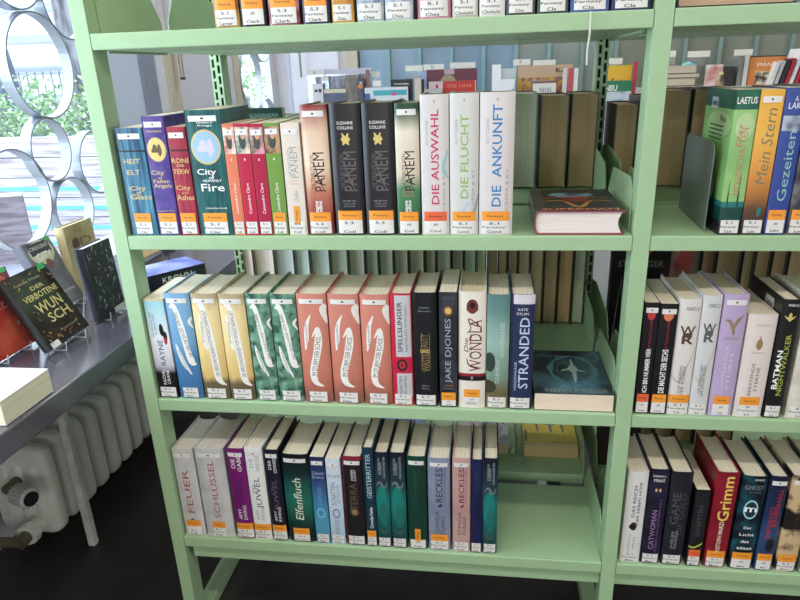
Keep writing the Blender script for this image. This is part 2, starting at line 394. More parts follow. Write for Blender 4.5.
BARK = mottled((88, 84, 92), (150, 150, 156), 14, (1, 1, .3), .9)
m = MB(); m.tube([(-3.25, 5.0, -1.35), (-3.24, 5.0, -.3), (-3.23, 5.02, 1), (-3.15, 5.05, 2.8)], [.11, .1, .09, .08], BARK, 12)
tr = m.build('tree', None, smooth=True); tag(tr, 'grey tree trunk rising behind the hedge outside the window', 'tree')
m = MB(); m.tube([(-3.25, 4.3, -1.35), (-3.45, 4.3, .18)], .085, mottled((70, 80, 104), (96, 106, 132), 10, rough=.6), 10)
tag(m.build('leaning_post'), 'dark blue-grey leaning post in front of the white building outside', 'post')
bl = empty('building', (-6.2, 8.6, -1.35), 'white building with long horizontal bands across the street outside', 'building')
m = MB(); m.box((-3.2, 0, 0), (3.2, 3, 5), plain((236, 238, 244), .6)); m.build('wall', bl)
for i in range(6):
    m = MB(); m.box((-3.2, -.06, .55+i*.42), (3.2, -.01, .66+i*.42), plain((170, 182, 200), .6)); m.build('shading_band', bl)
fn = empty('street_fence', (-4.4, 6.2, -1.35), 'low grey fence along the street behind the hedge', 'fence')
m = MB(); m.box((-2.2, 0, 0), (2.4, .05, 1.05), plain((108, 108, 128), .7)); m.build('panel', fn)
m = MB(); m.box((-2.2, -.01, 1.38), (2.4, .02, 1.42), plain((150, 156, 170), .5)); m.build('rail', fn)
m = MB()
for i in range(46): m.box((-2.2+i*.1, -.004, 1.05), (-2.188+i*.1, .008, 1.42), plain((120, 126, 140), .5))
m.build('picket_row', fn)['kind'] = 'stuff'
# ============================================================ TABLE, RADIATOR
tb = empty('window_table', (-.315, .1, FL), 'long black table standing along the window above the radiator', 'table')
BLK = plain((84, 80, 92), .2, name='black_laminate', coat=.8)
m = MB(); m.box((-.205, -1.5, .664), (.205, 1.15, .71), BLK); m.build('tabletop', tb, .003)
LEGM = mottled((196, 192, 178), (226, 223, 210), 30, rough=.45, lo=.3, hi=.6)
for lx, ly in ((-.128, .171), (-.128, .96), (.15, .96), (-.128, -1.2), (.15, -1.2)):
    if lx < 0 or 1:
        m = MB(); m.box((lx-.0105, ly-.0105, 0), (lx+.0105, ly+.0105, .664), LEGM); m.build('leg', tb, .003)
rd = empty('radiator', (-.57, .2, FL), 'old cream column radiator under the window table', 'radiator')
RM = mottled((214, 216, 202), (232, 232, 218), 12, rough=.35, lo=.3, hi=.7)
def fin(y, first=False):
    m = MB()
    z0, z1 = .075, .345
    # one section: three vertical columns joined by rounded headers
    def rr(xa, xb, za, zb, r, n=6):
        P = []
        for cx, cz, a0 in ((xb-r, za+r, -90), (xb-r, zb-r, 0), (xa+r, zb-r, 90), (xa+r, za+r, 180)):
            for i in range(n+1):
                a = math.radians(a0+90*i/n); P.append((cx+r*math.cos(a), cz+r*math.sin(a)))
        return P
    o_ = rr(-.09, .09, z0, z1, .035)
    ring_y = [(-.022, .012), (-.018, .004), (-.010, 0), (.010, 0), (.018, .004), (.022, .012)]
    rings = []
    for yy, ins in ring_y:
        sx = (.09-ins)/.09; sz = ((z1-z0)/2-ins)/((z1-z0)/2); cz = (z0+z1)/2
        rings.append([(px*sx, y+yy, cz+(pz-cz)*sz) for px, pz in o_])
    n = len(o_); vs = [v for r in rings for v in r]; fs = [list(range(n))[::-1]*1, [5*n+i for i in range(n)]]
    for i in range(5):
        for j in range(n): fs.append((i*n+j, i*n+(j+1) % n, (i+1)*n+(j+1) % n, (i+1)*n+j))
    m.add(vs, fs, RM)
    for cx in (-.045, .0, .045):   # raised columns
        m.tube([(cx, y, z0+.04), (cx, y, z0+.055), (cx, y, z1-.055), (cx, y, z1-.04)], [.012, .028, .028, .012], RM, 10)
    return m.build('section', rd, smooth=True)
for i in range(14): fin(.035+i*.0695, i == 0)
m = MB()
for zz in (.115, .305): m.tube([(0, .03, zz), (0, .98, zz)], .02, RM, 12)
m.build('connecting_pipe', rd, smooth=True)
BR = plain((120, 108, 84), .4, .6)
m = MB(); m.tube([(.03, -.03, .115), (.03, .02, .115)], .022, RM, 14); m.tube([(.03, -.045, .115), (.03, -.02, .115)], .029, RM, 8); m.tube([(.03, -.075, .112), (.03, -.04, .115)], .018, BR, 10); m.tube([(.03, -.065, .112), (-.05, -.065, .105)], .014, BR, 10); m.build('lower_union', rd)
m = MB(); m.tube([(.0, -.035, .25), (.0, .015, .25)], .014, BR, 12); m.tube([(.0, -.03, .25), (.045, -.045, .25)], .013, BR, 12)
m.tube([(.035, -.042, .25), (.04, -.044, .25), (.085, -.060, .25), (.09, -.062, .25)], [.018, .026, .026, .021], plain((206, 206, 198), .45), 18)
for i in range(18):
    t = i*math.pi/9; m.box((-.001, -.002, -.002), (.047, .002, .002), plain((186, 186, 180), .5), Matrix.Translation((.04, -.044, .25)) @ Matrix.Rotation(-.34, 4, 'Z') @ Matrix.Rotation(t, 4, 'X') @ Matrix.Translation((0, 0, .026)))
m.tube([(.0895, -.0618, .25), (.0915, -.0626, .25)], .0195, plain((30, 34, 42), .4), 18)
m.build('thermostat_valve', rd)
# ============================================================ SHELVING UNIT
W = .9; ZL = (0, -.3452, -.6848, -1.0297)
su = empty('shelving_unit', (.915, .3, FL), 'pale green steel library shelving unit, two bays wide, filled with books', 'bookshelf')
def shp(name, mb, bevel=0, parent=None):
    o = mb.build(name, parent or su, bevel)
    if parent is None: o.matrix_parent_inverse = Matrix.Translation(-su.location)
    return o
TOPZ = .44
for px in (-.0322, .9015, 1.836):
    # front post: channel with a folded inner edge
    m = MB(); a, b = px, px+.0278
    m.prism([(a, 0), (b, 0), (b, .0455), (b-.003, .0455), (b-.003, .003), (a+.003, .003), (a+.003, .0455), (a, .0455)], FL, TOPZ, GREEN, 'z')
    m.box((a+.003, .030, FL), (b-.003, .033, TOPZ), GREEN)
    shp('front_post', m, .0008)
    # rear post: two columns of slots in the face towards the shelves
    m = MB(); y0, y2 = .5545, .60
    m.box((a+.0025, y0+.02, FL), (b-.0025, y0+.022, TOPZ), SLOT_SHADE)  # dark sheet in the hollow post; shade behind the slots put into its colour
    m.box((a, y0+.002, FL), (a+.0025, y2, TOPZ), GREEN); m.box((b-.0025, y0+.002, FL), (b, y2, TOPZ), GREEN); m.box((a+.0025, y2-.002, FL), (b-.0025, y2, TOPZ), GREEN)
    for xa, xb in ((a, a+.004), (a+.0105, a+.0173), (a+.0238, b)): m.box((xa, y0, FL), (xb, y0+.002, TOPZ), GREEN)
    zc = FL
    while zc < TOPZ-.03:
        m.box((a+.004, y0, zc), (a+.0105, y0+.002, zc+.007), GREEN)
        m.box((a+.0173, y0, zc+.012), (a+.0238, y0+.002, zc+.019), GREEN); zc += .0255
    shp('rear_post', m)
    m = MB(); m.box((a-.004, .0455, FL), (b+.004, .5545, FL+.03), GREEN); shp('foot_rail', m, .002)
    # feet
for bx in (0, .9307):
    for li, z in enumerate(ZL):
        x0, x1 = bx+.0008, bx+W-.0008
        if bx > 0: x0 = .9302; x1 = 1.835
        if bx == 0: x0 = -.0036; x1 = .9008
        m = MB()
        if li == 3:   # bottom shelf has an empty front corner: open tray with a folded front lip
            m.box((x0, 0, z-.026), (x1, .262, z), GREEN)
        else: m.box((x0, 0, z-.026), (x1, .262, z), GREEN)
        sh = shp('shelf', m, .0018)
        zb = z+(.012 if li == 3 else 0)
        m = MB(); m.box((x0, .292, zb-.026), (x1, .60, zb), GREEN); sb = shp('rear_shelf', m, .0018)
        for xs, sg in ((x0, 1), (x1, -1)):
            xa, xb = (xs+.0002, xs+.0017) if sg > 0 else (xs-.0017, xs-.0002)
            m = MB(); m.prism([(.034, z), (.262, z), (.262, z+.032), (.222, z+.083), (.06, z+.090), (.034, z+.07)], xa, xb, GREEN, 'x')
            br = shp('side_bracket', m); br.parent = sh; br.matrix_parent_inverse = sh.matrix_world.inverted() @ Matrix.Translation((0, 0, 0)); br.matrix_parent_inverse = Matrix()
            m = MB(); m.prism([(.294, zb), (.294, zb+.034), (.325, zb+.078), (.50, zb+.098), (.568, zb+.085), (.568, zb)], xa, xb, GREEN, 'x')
            br = shp('side_bracket', m); br.parent = sb; br.matrix_parent_inverse = Matrix()
            m = MB(); m.box((xa-.004*(sg < 0), .05, z-.030), (xb+.004*(sg > 0), .262, z-.0262), GREEN); br = shp('bracket_flange', m); br.parent = sh; br.matrix_parent_inverse = Matrix()
    x0, x1 = (-.0036, .9008) if bx == 0 else (.9302, 1.835)
    m = MB(); m.box((x0+.012*(bx == 0), .012, -1.0297-.0625), (x1, .035, -1.0297-.029), GREEN); shp('base_beam', m, .001)
    m = MB(); m.box((x0, .264, -1.0297-.03), (x1, .29, -1.0297-.012), plain((122, 128, 132), .5)); shp('gap_rail', m)
m = MB(); m.box((.79, .2635, -1.0297-.012), (.81, .285, -1.0297-.004), plain((220, 232, 236), .4)); shp('plastic_clip', m)
m = MB(); m.box((.815, .2635, -1.0297-.012), (.845, .285, -1.0297-.006), INK); shp('clip_lock', m)
# ============================================================ BOOKS
zA, zB, zC, zD = (z for z in ZL)
P = plain
def tx(*a, **k): return lambda A: A.text(*a, **k)
wht = P((244, 242, 236), .4); blk = P((24, 23, 26), .35); red = P((196, 44, 56), .4); gold = P((214, 184, 104), .4); grey = P((150, 150, 152), .4); dgold = P((150, 124, 70), .45)
# ---- top shelf: only the lower ends of the spines are in the frame
rowA = [
 ('gold-brown spine with maroon edges, leftmost book on the top shelf', mottled((196, 148, 60), (120, 40, 44), 20), ('5.1', 'Fantasy', 'Carter'), ORG, wht),
 ('black spine with a short two-line call label, second book on the top shelf', blk, ('JE', 'Clark'), ORG, wht),
 ('wide maroon and pink spine, third book on the top shelf', mottled((120, 30, 44), (214, 150, 160), 24), ('5.3', 'Fantasy', 'Clark'), ORG, wht),
 ('navy blue spine with an orange sticker, fourth book on the top shelf', P((36, 40, 84), .35), ('5.3', 'Fantasy', 'Clark'), ORG, wht),
 ('narrow golden orange spine, fifth book on the top shelf', mottled((222, 160, 60), (180, 110, 40), 30), ('5.1', 'Fantasy', 'Chea'), None, wht),
 ('silvery sky-blue spine beside the golden orange one on the top shelf', mottled((186, 206, 220), (90, 110, 130), 40), ('5.1', 'Fantasy', 'Chea'), None, wht),
 ('pale grey-blue spine left of the pink one on the top shelf', mottled((206, 214, 226), (120, 134, 156), 40), ('5.1', 'Fantasy', 'Chea'), None, wht),
 ('rose pink spine with a rounded back on the top shelf', P((206, 132, 156), .35), ('5.1', 'Fantasy', 'Chea'), None, wht),
 ('grey-beige slim spine right of the pink one on the top shelf', P((192, 184, 168), .35), ('5.1', 'Fantasy', 'Chokshi'), None, blk),
 ('off-white slim spine in the middle of the top shelf', P((226, 220, 214), .35), ('5.1', 'Fantasy', 'Chokshi'), None, blk),
 ('charcoal spine with a pale label, left of the dark green one on the top shelf', P((60, 60, 66), .35), ('5.1', 'Fantasy', 'Cho'), None, blk),
 ('dark green spine on the top shelf', P((38, 70, 48), .35), ('5.1', 'Fantasy', 'Cla'), None, wht),
 ('blue spine with a black edge on the top shelf, second from the right post', P((58, 84, 156), .35), ('5.1', 'Fantasy', 'Cla'), None, wht),
 ('wide dark blue spine on the top shelf, beside the right post', P((44, 48, 92), .35), ('5.1', 'Fantasy', 'Cla'), None, wht)]
xa_ = [(0.2125, 0.2551), (0.2568, 0.3006), (0.304, 0.3556), (0.3605, 0.4049), (0.4081, 0.4439), (0.4487, 0.4921), (0.4937, 0.5382), (0.5445, 0.5977), (0.5993, 0.6395), (0.641, 0.6808), (0.6824, 0.7262), (0.7292, 0.7756), (0.7785, 0.836), (0.8389, 0.8970)]
for i, ((l, mt_, lb, st, tm), (a, b)) in enumerate(zip(rowA, xa_)):
    book(a, b, zA, .205+.012*((i*7) % 3), l, mt_, None, hard=i in (0, 1, 2, 3, 7, 13), lab=lb, sticker=st, top=False, bulge=.004 if i not in (7,) else .009, lab_h=.023, group='fantasy books on the top shelf')
# ---- second shelf
def city(w1, w2, gl, l1, l2, tl, oval=None, auth=True):
    def f(A):
        if oval:
            A.ell(0, oval[0], .86, oval[1], gold); A.ell(0, oval[0], .78, oval[1]*.9, oval[2]); A.rect(-.5, .45, oval[0]-oval[1]*.25/A.H, oval[0]+.001/A.H, oval[3]); A.ell(-.15, oval[0]+.002/A.H, .22, oval[1]*.34, oval[3]); A.ell(.25, oval[0]-.001/A.H, .18, oval[1]*.5, oval[3])
        else:
            A.rect(-1, 1, .785, .80, blk)
        for s_, a, b, L, c in tl: A.text(s_, a, b, L, c, gl, 0, bold=.01)
        A.rect(-1, -.96, 0, 1, w2)
    return f
def stripes(c1, c2, c3=None): return mottled(c1, c2, 26, (6, 1, .35), .3, .35, .62, 3, c3)
gB = 'fantasy books on the second shelf'
book(.0036, .055, zB, .192, 'turquoise striped spine with gold letters, leftmost on the second shelf', stripes((24, 60, 96), (70, 140, 168), (110, 180, 190)),
     city(0, P((16, 40, 70)), gold, 0, 0, [('HEIT', -.1, .70, .62, .045), ('ELT', -.1, .60, .5, .045), ('City', .0, .445, .62, .055), ('of', .05, .41, .2, .022), ('Glass', .15, .37, .8, .05)]), ls=.62, lab=('5.1', 'Fantasy', 'Cla'), group=gB, hard=False)
book(.057, .0981, zB, .211, 'purple spine with an oval yellow city picture on the second shelf', mottled((62, 46, 128), (92, 66, 150), 40), city(0, P((40, 28, 90)), gold, 0, 0,
     [('City', -.25, .535, .6, .05), ('of', -.1, .497, .2, .018), ('Fallen', 0, .468, .75, .032), ('Angels', .05, .425, .85, .042), ('Cassandra Clare', 0, .215, .8, .012), ('of the Shadows', 0, .88, .7, .02)], (.73, .021, P((222, 196, 110)), P((98, 76, 44)))), lab=('5.1', 'Fantasy', 'Cla'), group=gB, hard=False)
book(.1, .135, zB, .192, 'crimson spine with a dark band and gold letters on the second shelf', mottled((140, 26, 50), (186, 44, 66), 30, (6, 1, .4)), city(0, P((90, 20, 36)), gold, 0, 0,
     [('RONI', 0, .70, .9, .045), ('DER', 0, .655, .4, .02), ('TERW', 0, .60, .9, .045), ('City', -.05, .445, .8, .055), ('of the', .1, .405, .35, .02), ('Ashes', .05, .36, .95, .05)]), lab=('5.1', 'Fantasy', 'Cla'), group=gB, hard=False)
book(.1369, .2012, zB, .219, 'thick dark teal spine with an oval picture of a white tower on the second shelf', mottled((10, 66, 70), (24, 104, 100), 30, (5, 1, .5)), city(0, P((8, 44, 48)), wht, 0, 0,
     [('City', -.15, .515, .55, .062), ('of', .1, .475, .16, .025), ('HEAVENLY', .12, .45, .55, .02), ('Fire', .1, .395, .68, .062), ('CASSANDRA CLARE', .15, .225, .62, .012), ('Chronicles of', .1, .905, .45, .016), ('Kings', .1, .88, .4, .016)], (.715, .030, P((150, 186, 214)), P((206, 196, 214)))), lab=('5.1', 'Fantasy', 'Clar'), group=gB, hard=False, ls=.7)
def slim(c, pic):
    def f(A):
        A.rect(-1, 1, .74, .97, pic); A.ell(0, .85, .5, .014, P((60, 70, 60))); A.ell(.1, .9, .35, .007, P((214, 150, 120)))
        A.text('Cassandra Clare', 0, .34, .28, .22, wht); A.rect(-.06, .1, .68, .70, wht, 2)
    return f
for (a, b, h, c, pic, st, l) in ((.2021, .2236, .195, (226, 120, 84), mottled((200, 90, 70), (236, 220, 200), 60), None, 'slim salmon orange spine between the teal book and two red ones, second shelf'),
        (.2242, .2495, .195, (196, 30, 62), mottled((60, 120, 120), (230, 210, 180), 60), None, 'slim red spine with a green and cream picture, left of the red pair'),
        (.2501, .2752, .194, (178, 26, 62), mottled((70, 100, 70), (230, 150, 160), 60), None, 'slim red spine beside the lime green one, right one of the red pair'),
        (.2758, .3038, .195, (110, 150, 60), mottled((196, 150, 110), (90, 60, 40), 40), ORG, 'slim lime green spine with a brown picture on top, second shelf')):
    book(a, b, zB, h, l, P(c, .3), slim(c, pic), lab=('5.1', 'Fantasy', 'Coll'), sticker=st, group=gB, hard=False)
def panem(col, sub, c2, emblem=None, auth='Suzanne Collins'):
    def f(A):
        if emblem is not None:
            A.text('SUZANNE', 0, .86, .52, .022, wht, 0); A.text('COLLINS', 0, .825, .52, .022, wht, 0)
            for dx, dz in ((-.16, .0), (.16, .0)):
                A.ribbon([(-.2, .70, .05), (0, .735, .12), (.18, .785, .04)], emblem) if dx < 0 else A.ribbon([(.2, .70, .05), (0, .735, .12), (-.22, .785, .04)], emblem)
            A.ell(0, .74, .3, .005, emblem); A.text('DAS LIED VON', 0, .272, .45, .012, grey, 0, bold=.01); A.text('VOGEL UND', 0, .25, .4, .012, grey, 0); A.text('SCHLANGE', 0, .23, .38, .012, grey, 0)
        A.text('DIE TRIBUTE VON', -.32, .5, .26, .16, col, shear=0); A.text('PANEM', .18, .5, .30, .42, col)
        A.ribbon([(.45, .36, .02), (.1, .45, .05), (-.15, .56, .02)], col)
        if sub: A.text(sub[0], -.0, .345, .5, .022, c2, 0); A.text(sub[1], -.0, .315, .5, .022, c2, 0); A.text(auth.split()[0], -.22, .215, .12, .16, wht, bold=.02); A.text(auth.split()[1], .08, .215, .12, .16, wht, bold=.02)
    return f
book(.3057, .3391, zB, .194, 'slim cream spine with grey upright title and a vertical orange sticker, second shelf', P((222, 208, 192), .35), lambda A: (A.text('DIE TRIBUTE VON', -.35, .66, .24, .18, grey), A.text('PANEM', .15, .66, .27, .4, grey), A.text('Tödliche', 0, .5, .5, .02, P((214, 150, 130)), 0), A.text('Spiele', 0, .47, .45, .02, P((214, 150, 130)), 0), A.text('Collins', .1, .36, .1, .25, grey, shear=.3)), lab=('5.1', 'Fantasy', 'Coll'), sticker_v=True, group=gB, hard=False)
book(.3409, .3878, zB, .222, 'red-brown spine with a glowing cream centre, left of the two black spines', vgrad(.222, ((.0, (110, 60, 44)), (.15, (150, 40, 50)), (.35, (196, 120, 90)), (.55, (232, 206, 176)), (.8, (226, 190, 160)), (1, (140, 26, 40))), .08, 25), panem(blk, ('Gefährliche', 'Liebe'), P((200, 110, 90))), lab=('5.3', 'Fantasy', 'Coll'), group=gB)
book(.3915, .445, zB, .223, 'black spine with a golden bird emblem, left one of the black pair', P((28, 24, 28), .3), panem(P((98, 92, 90), .4), None, wht, gold), lab=('5.3', ' ', 'Coll'), group=gB, top=False, lab_h=.024)
book(.4468, .5006, zB, .223, 'black spine with a golden bird emblem, right one of the black pair', P((28, 24, 28), .3), panem(P((98, 92, 90), .4), None, wht, gold), lab=('5.3', ' ', 'Coll'), group=gB, top=False, lab_h=.024)
book(.5024, .5432, zB, .221, 'green spine with a pale oval centre, right of the black pair', vgrad(.221, ((0, (28, 50, 34)), (.16, (36, 100, 60)), (.34, (70, 130, 84)), (.48, (216, 196, 170)), (.8, (224, 214, 190)), (.95, (30, 70, 40))), .07, 18), panem(blk, ('Flammender', 'Zorn'), P((190, 120, 90))), lab=('JE', 'Coll'), group=gB)
def ally(t1, c, deco=None, lw=.74):
    def f(A):
        if deco: deco(A)
        A.text('ALLY CONDIE', -.55, .74, .17, .09, grey); A.text(t1, .02, .565, lw-.07, .28, c, bold=.012)
        A.text('CASSIA & KY', .62, .33, .3, .09, grey); A.rect(-.05, .05, .945, .962, grey, 2)
    return f
book(.545, .5932, zB, .233, 'white spine with a pink-red upright title, left of the green-lettered one', P((212, 205, 200), .35), ally('DIE AUSWAHL', P((206, 44, 96)), lambda A: A.ribbon([(.95, .42, .05), (.6, .5, .12), (.95, .62, .05)], P((150, 196, 204)))), sticker=REDO, lab=('JE', 'Cond'), top=False, group=gB)
book(.5941, .6427, zB, .234, 'white spine with a light green upright title, second shelf', P((208, 206, 200), .35), ally('DIE FLUCHT', P((140, 186, 96)), lambda A: (A.ribbon([(-.6, .1, .02), (-.1, .18, .14), (.9, .32, .05)], P((186, 200, 214))), A.ribbon([(.5, .1, .05), (.8, .2, .1), (.98, .3, .03)], P((150, 160, 170)))), .66), lab=('5.1', 'Fantasy', 'Cond'), top=False, group=gB)
book(.6435, .7009, zB, .234, 'white spine with a blue upright title, rightmost upright book on the second shelf', P((214, 205, 202), .35), ally('DIE  ANKUNFT', P((44, 124, 190)), None, .78), lab=('5.1', 'Fantasy', 'Cond'), top=False, group=gB)
def lie(X0, Y0, z, thick): return Matrix(((0, 1, 0, X0), (0, 0, 1, Y0), (1, 0, 0, z+thick/2+.0006), (0, 0, 0, 1)))
def sup(A):
    A.rect(-1, 1, 0, 1, mottled((24, 24, 30), (58, 52, 60), 12, lo=.4, hi=.7)); A.rect(-1, -.72, 0, 1, P((70, 62, 60), .3))
    A.ell(.0, .72, .55, .022, mottled((40, 60, 90), (130, 160, 190), 30))
    A.ribbon([(-.7, .42, .03), (-.3, .44, .04), (.05, .16, .06), (.4, .44, .04), (.85, .42, .03)], P((220, 150, 60), .3, .3)); A.rect(-.28, .36, .40, .60, P((130, 36, 36), .3))
    A.ribbon([(-.7, .56, .02), (-.35, .60, .03), (.45, .60, .03), (.85, .56, .02)], P((206, 120, 60), .3))
    A.text('SUPERMAN', .02, .07, .86, .075, P((226, 128, 84), .35), 0, bold=.02)
book(0, .0415, 0, .205, 'black and red hardcover lying flat on the second shelf beside the right post', P((150, 60, 74), .3), lambda A: A.rect(-1, 1, 0, 1, P((40, 34, 36), .25)), right=sup, D=.150, lab=None, sticker=None, top=False, pages=(236, 222, 214), T=lie(.738, .008, zB, .0407), bulge=.006, sidem=None)
# ---- third shelf
gC = 'fantasy books on the third shelf'
book(-.0014, .04, zC, .213, 'pale blue spine fading to black with a dark red figure, leftmost on the third shelf', vgrad(.213, ((0, (20, 18, 22)), (.26, (24, 20, 24)), (.34, (196, 190, 200)), (.6, (226, 226, 226)), (.97, (150, 204, 214)), (1, (232, 180, 80))), .02, 8),
     lambda A: (A.ell(.35, .7, .22, .013, blk), A.ell(.62, .63, .2, .012, blk), A.ell(.6, .59, .16, .008, red), A.text('RAYNE', 0, .47, .26, .26, blk), A.text('DIE MACHT DER', -.55, .75, .25, .1, P((60, 110, 130))), A.text('SCHATTEN', -.25, .75, .2, .1, P((60, 110, 130))), A.text('RACHEL', -.2, .22, .16, .16, wht), A.text('CRANE', .25, .22, .15, .16, wht)), lab=('5.1', 'Fantasy', 'Cra'), sticker=None, top=False, group=gC, hard=False)
def banner(s1, s2, left=True, third=False):
    def f(A):
        cw = P((236, 232, 222), .4)
        if left is True:    # blue & green covers
            A.ribbon([(-.55, .90, .30), (-.2, .86, .20), (.1, .66, .26), (.25, .5, .24), (.5, .36, .26), (.85, .34, .03)], cw)
            A.text(s1, .12, .62, .42, .15, P((60, 60, 66)), bend=lambda t: .42-t*.8)
            A.ribbon([(-.6, .53, .05), (-.42, .44, .16), (-.1, .33, .17), (.35, .24, .04)], cw); A.text(s2, -.2, .37, .22, .08, P((80, 80, 84)), bend=lambda t: .28-t*.55)
            A.ribbon([(.98, .78, .08), (.75, .74, .12), (.98, .68, .04)], cw)
        elif left == 2:     # yellow covers
            A.ribbon([(-.35, .92, .25), (-.1, .84, .2), (.1, .62, .27), (.25, .36, .28), (.35, .2, .24), (.85, .14, .04)], cw)
            A.text(s1, .12, .54, .62, .16, P((60, 60, 66)), bend=lambda t: .22-t*.44)
            A.ribbon([(-.5, .82, .05), (-.45, .7, .14), (-.3, .52, .14), (-.1, .5, .04)], cw); A.text(s2, -.42, .65, .2, .08, P((80, 80, 84)))
        else:               # red covers
            A.ribbon([(-.1, .62, .04), (.3, .70, .12), (.3, .58, .26), (.1, .45, .25), (-.2, .30, .25), (-.1, .20, .2), (.45, .16, .03)], cw)
            A.text(s1, .12, .44, .36, .17, P((60, 60, 66)), bend=lambda t: -.3+t*.52)
            A.ribbon([(-.62, .5, .04), (-.5, .6, .15), (-.42, .72, .14), (-.1, .82, .03)], cw); A.text(s2, -.47, .64, .2, .08, P((80, 80, 84)))
            A.ribbon([(.98, .9, .2), (.75, .86, .22), (.98, .74, .06)], cw)
    return f
ec = (218, 212, 196)
book(.0411, .0926, zC, .225, 'blue spine with a white curling banner, second on the third shelf', vgrad(.225, ((0, (60, 110, 160)), (.4, (70, 130, 180)), (.5, (110, 160, 200)), (.9, (120, 170, 208))), .1, 40, .32), banner('DIE VERLOBTEN DES WINTERS', 'DIE SPIEGELREISENDE'), lab=('5.1', 'Fantasy', 'Dabo'), sticker=None, group=gC, ls=.62)
for a, b, l in ((.0947, .1488, 'yellow spine with a white curling banner, left one of the yellow pair'), (.1499, .2024, 'yellow spine with a white curling banner, right one of the yellow pair')):
    book(a, b, zC, .225, l, vgrad(.225, ((0, (96, 80, 56)), (.16, (110, 96, 70)), (.24, (222, 186, 110)), (.6, (236, 208, 140)), (.88, (232, 206, 150)), (.95, (180, 160, 120))), .09, 45), banner('DIE VERSCHWUNDENEN VOM MONDSCHEINPALAST', 'DIE SPIEGELREISENDE', 2), lab=('5.1', 'Fantasy', 'Dabo'), sticker=None, group=gC, ls=.72)
for a, b, l in ((.2045, .2513, 'leafy green spine with a white curling banner, left one of the green pair'), (.2523, .3027, 'leafy green spine with a white curling banner, right one of the green pair')):
    book(a, b, zC, .226, l, mottled((44, 84, 66), (120, 170, 140), 55, rough=.35, lo=.38, hi=.62, c3=(160, 200, 170)), banner('DAS GEDÄCHTNIS VON BABEL', 'DIE SPIEGELREISENDE'), lab=('5.1', 'Fantasy', 'Dabo'), sticker=None, group=gC, ls=.72)
for a, b, l in ((.3037, .3618, 'salmon red spine with a white curling banner, left of the three alike'), (.3638, .4231, 'salmon red spine with a white curling banner, middle of the three alike'), (.4251, .4807, 'salmon red spine with a white curling banner, right of the three alike')):
    book(a, b, zC, .227, l, vgrad(.227, ((0, (140, 84, 70)), (.22, (196, 112, 90)), (.4, (208, 124, 102)), (.9, (212, 130, 110))), .16, 34), banner('IM STURM DER ECHOS', 'DIE SPIEGELREISENDE', 3), lab=('5.1', 'Fantasy', 'Dabo'), sticker=None, group=gC, headband=(190, 40, 50), ls=.62)
def spell(A):
    A.rect(-.55, .9, .45, .985, P((196, 196, 198), .35)); A.rect(-.55, .9, .08, .30, P((196, 196, 198), .35)); A.text('SPELLSLINGER', -.12, .71, .44, .22, blk, bold=.01); A.text('KARTEN DES SCHICKSALS', .45, .70, .4, .12, P((60, 60, 64)))
    A.ell(0, .375, .5, .013, P((60, 20, 30))); A.ell(0, .375, .3, .008, red); A.ell(0, .375, .1, .003, blk); A.text('SEBASTIEN', -.2, .19, .17, .14, P((60, 60, 64))); A.text('DE CASTELL', .25, .19, .18, .14, P((60, 60, 64)))
book(.4817, .522, zC, .230, 'bright red spine with a silver title panel and a round target, third shelf', P((204, 32, 62), .3), spell, lab=('5.1', 'Fantasy', 'De C'), sticker=None, top=False, group=gC)
book(.523, .5688, zC, .232, 'plain black spine with a small dark gold framed title, third shelf', P((24, 26, 30), .3), lambda A: (A.text('Jennifer', 0, .875, .45, .018, grey, 0), A.text('Donnelly', 0, .845, .5, .018, grey, 0), A.rect(-.3, -.26, .33, .66, dgold, 1), A.rect(.36, .4, .33, .66, dgold, 1), A.text('BEAUTY', -.05, .57, .16, .3, dgold), A.text('WASTE', .05, .4, .16, .3, dgold), A.text('UND', 0, .5, .4, .03, gold, 0, bold=.02), A.text('Non', 0, .19, .3, .016, grey, 0), A.text('Ben', 0, .165, .3, .016, grey, 0)), lab=('5.1', 'Fantasy', 'Don'), sticker=None, top=False, group=gC)
book(.5727, .6065, zC, .234, 'slim dark spine with a bronze medallion, left of the white one on the third shelf', mottled((30, 34, 42), (52, 56, 66), 40), lambda A: (A.text('GRAVE', 0, .95, .7, .03, P((90, 96, 104)), 0), A.ell(0, .845, .55, .010, P((150, 90, 50), .3, .5)), A.ell(0, .845, .35, .0065, gold), A.text('JAKE DJONES', .05, .5, .56, .42, P((170, 176, 184)), bold=.0), A.text('UND DIE', 0, .195, .5, .014, P((200, 130, 60)), 0), A.text('HÜTER DER ZEIT', 0, .17, .7, .014, grey, 0)), lab=('JE', 'Dib'), group=gC, top=False, hard=False, lab_h=.012)
book(.6084, .6591, zC, .235, 'cream white spine with a brown-red swirling title and a black belt, third shelf', P((232, 222, 206), .3), lambda A: (A.ell(0, .88, .42, .014, P((120, 40, 40))), A.rect(-.42, .42, .845, .88, P((120, 40, 40))), A.ell(0, .89, .2, .006, blk), A.text('Die', -.45, .555, .12, .16, P((110, 44, 44)), shear=.2), A.text('SUCHE NACH', -.12, .55, .2, .08, P((110, 44, 44))), A.text('WONDLA', .25, .55, .44, .46, P((110, 34, 34)), bold=.0), A.ribbon([(.55, .72, .02), (-.25, .78, .05), (-.1, .7, .03), (-.35, .66, .04)], P((110, 34, 34))), A.ribbon([(.5, .35, .03), (-.2, .38, .05), (-.4, .44, .03)], P((110, 34, 34))),
     A.rect(-1, 1, .285, .31, P((150, 24, 40))), A.rect(-1, 1, .245, .285, blk), A.text('T', 0, .265, .1, .025, wht, 0)), lab=('JE', 'DiTer'), group=gC, top=False, ls=.6, pages=(226, 206, 170), lab_h=.016, onhigh=.004)
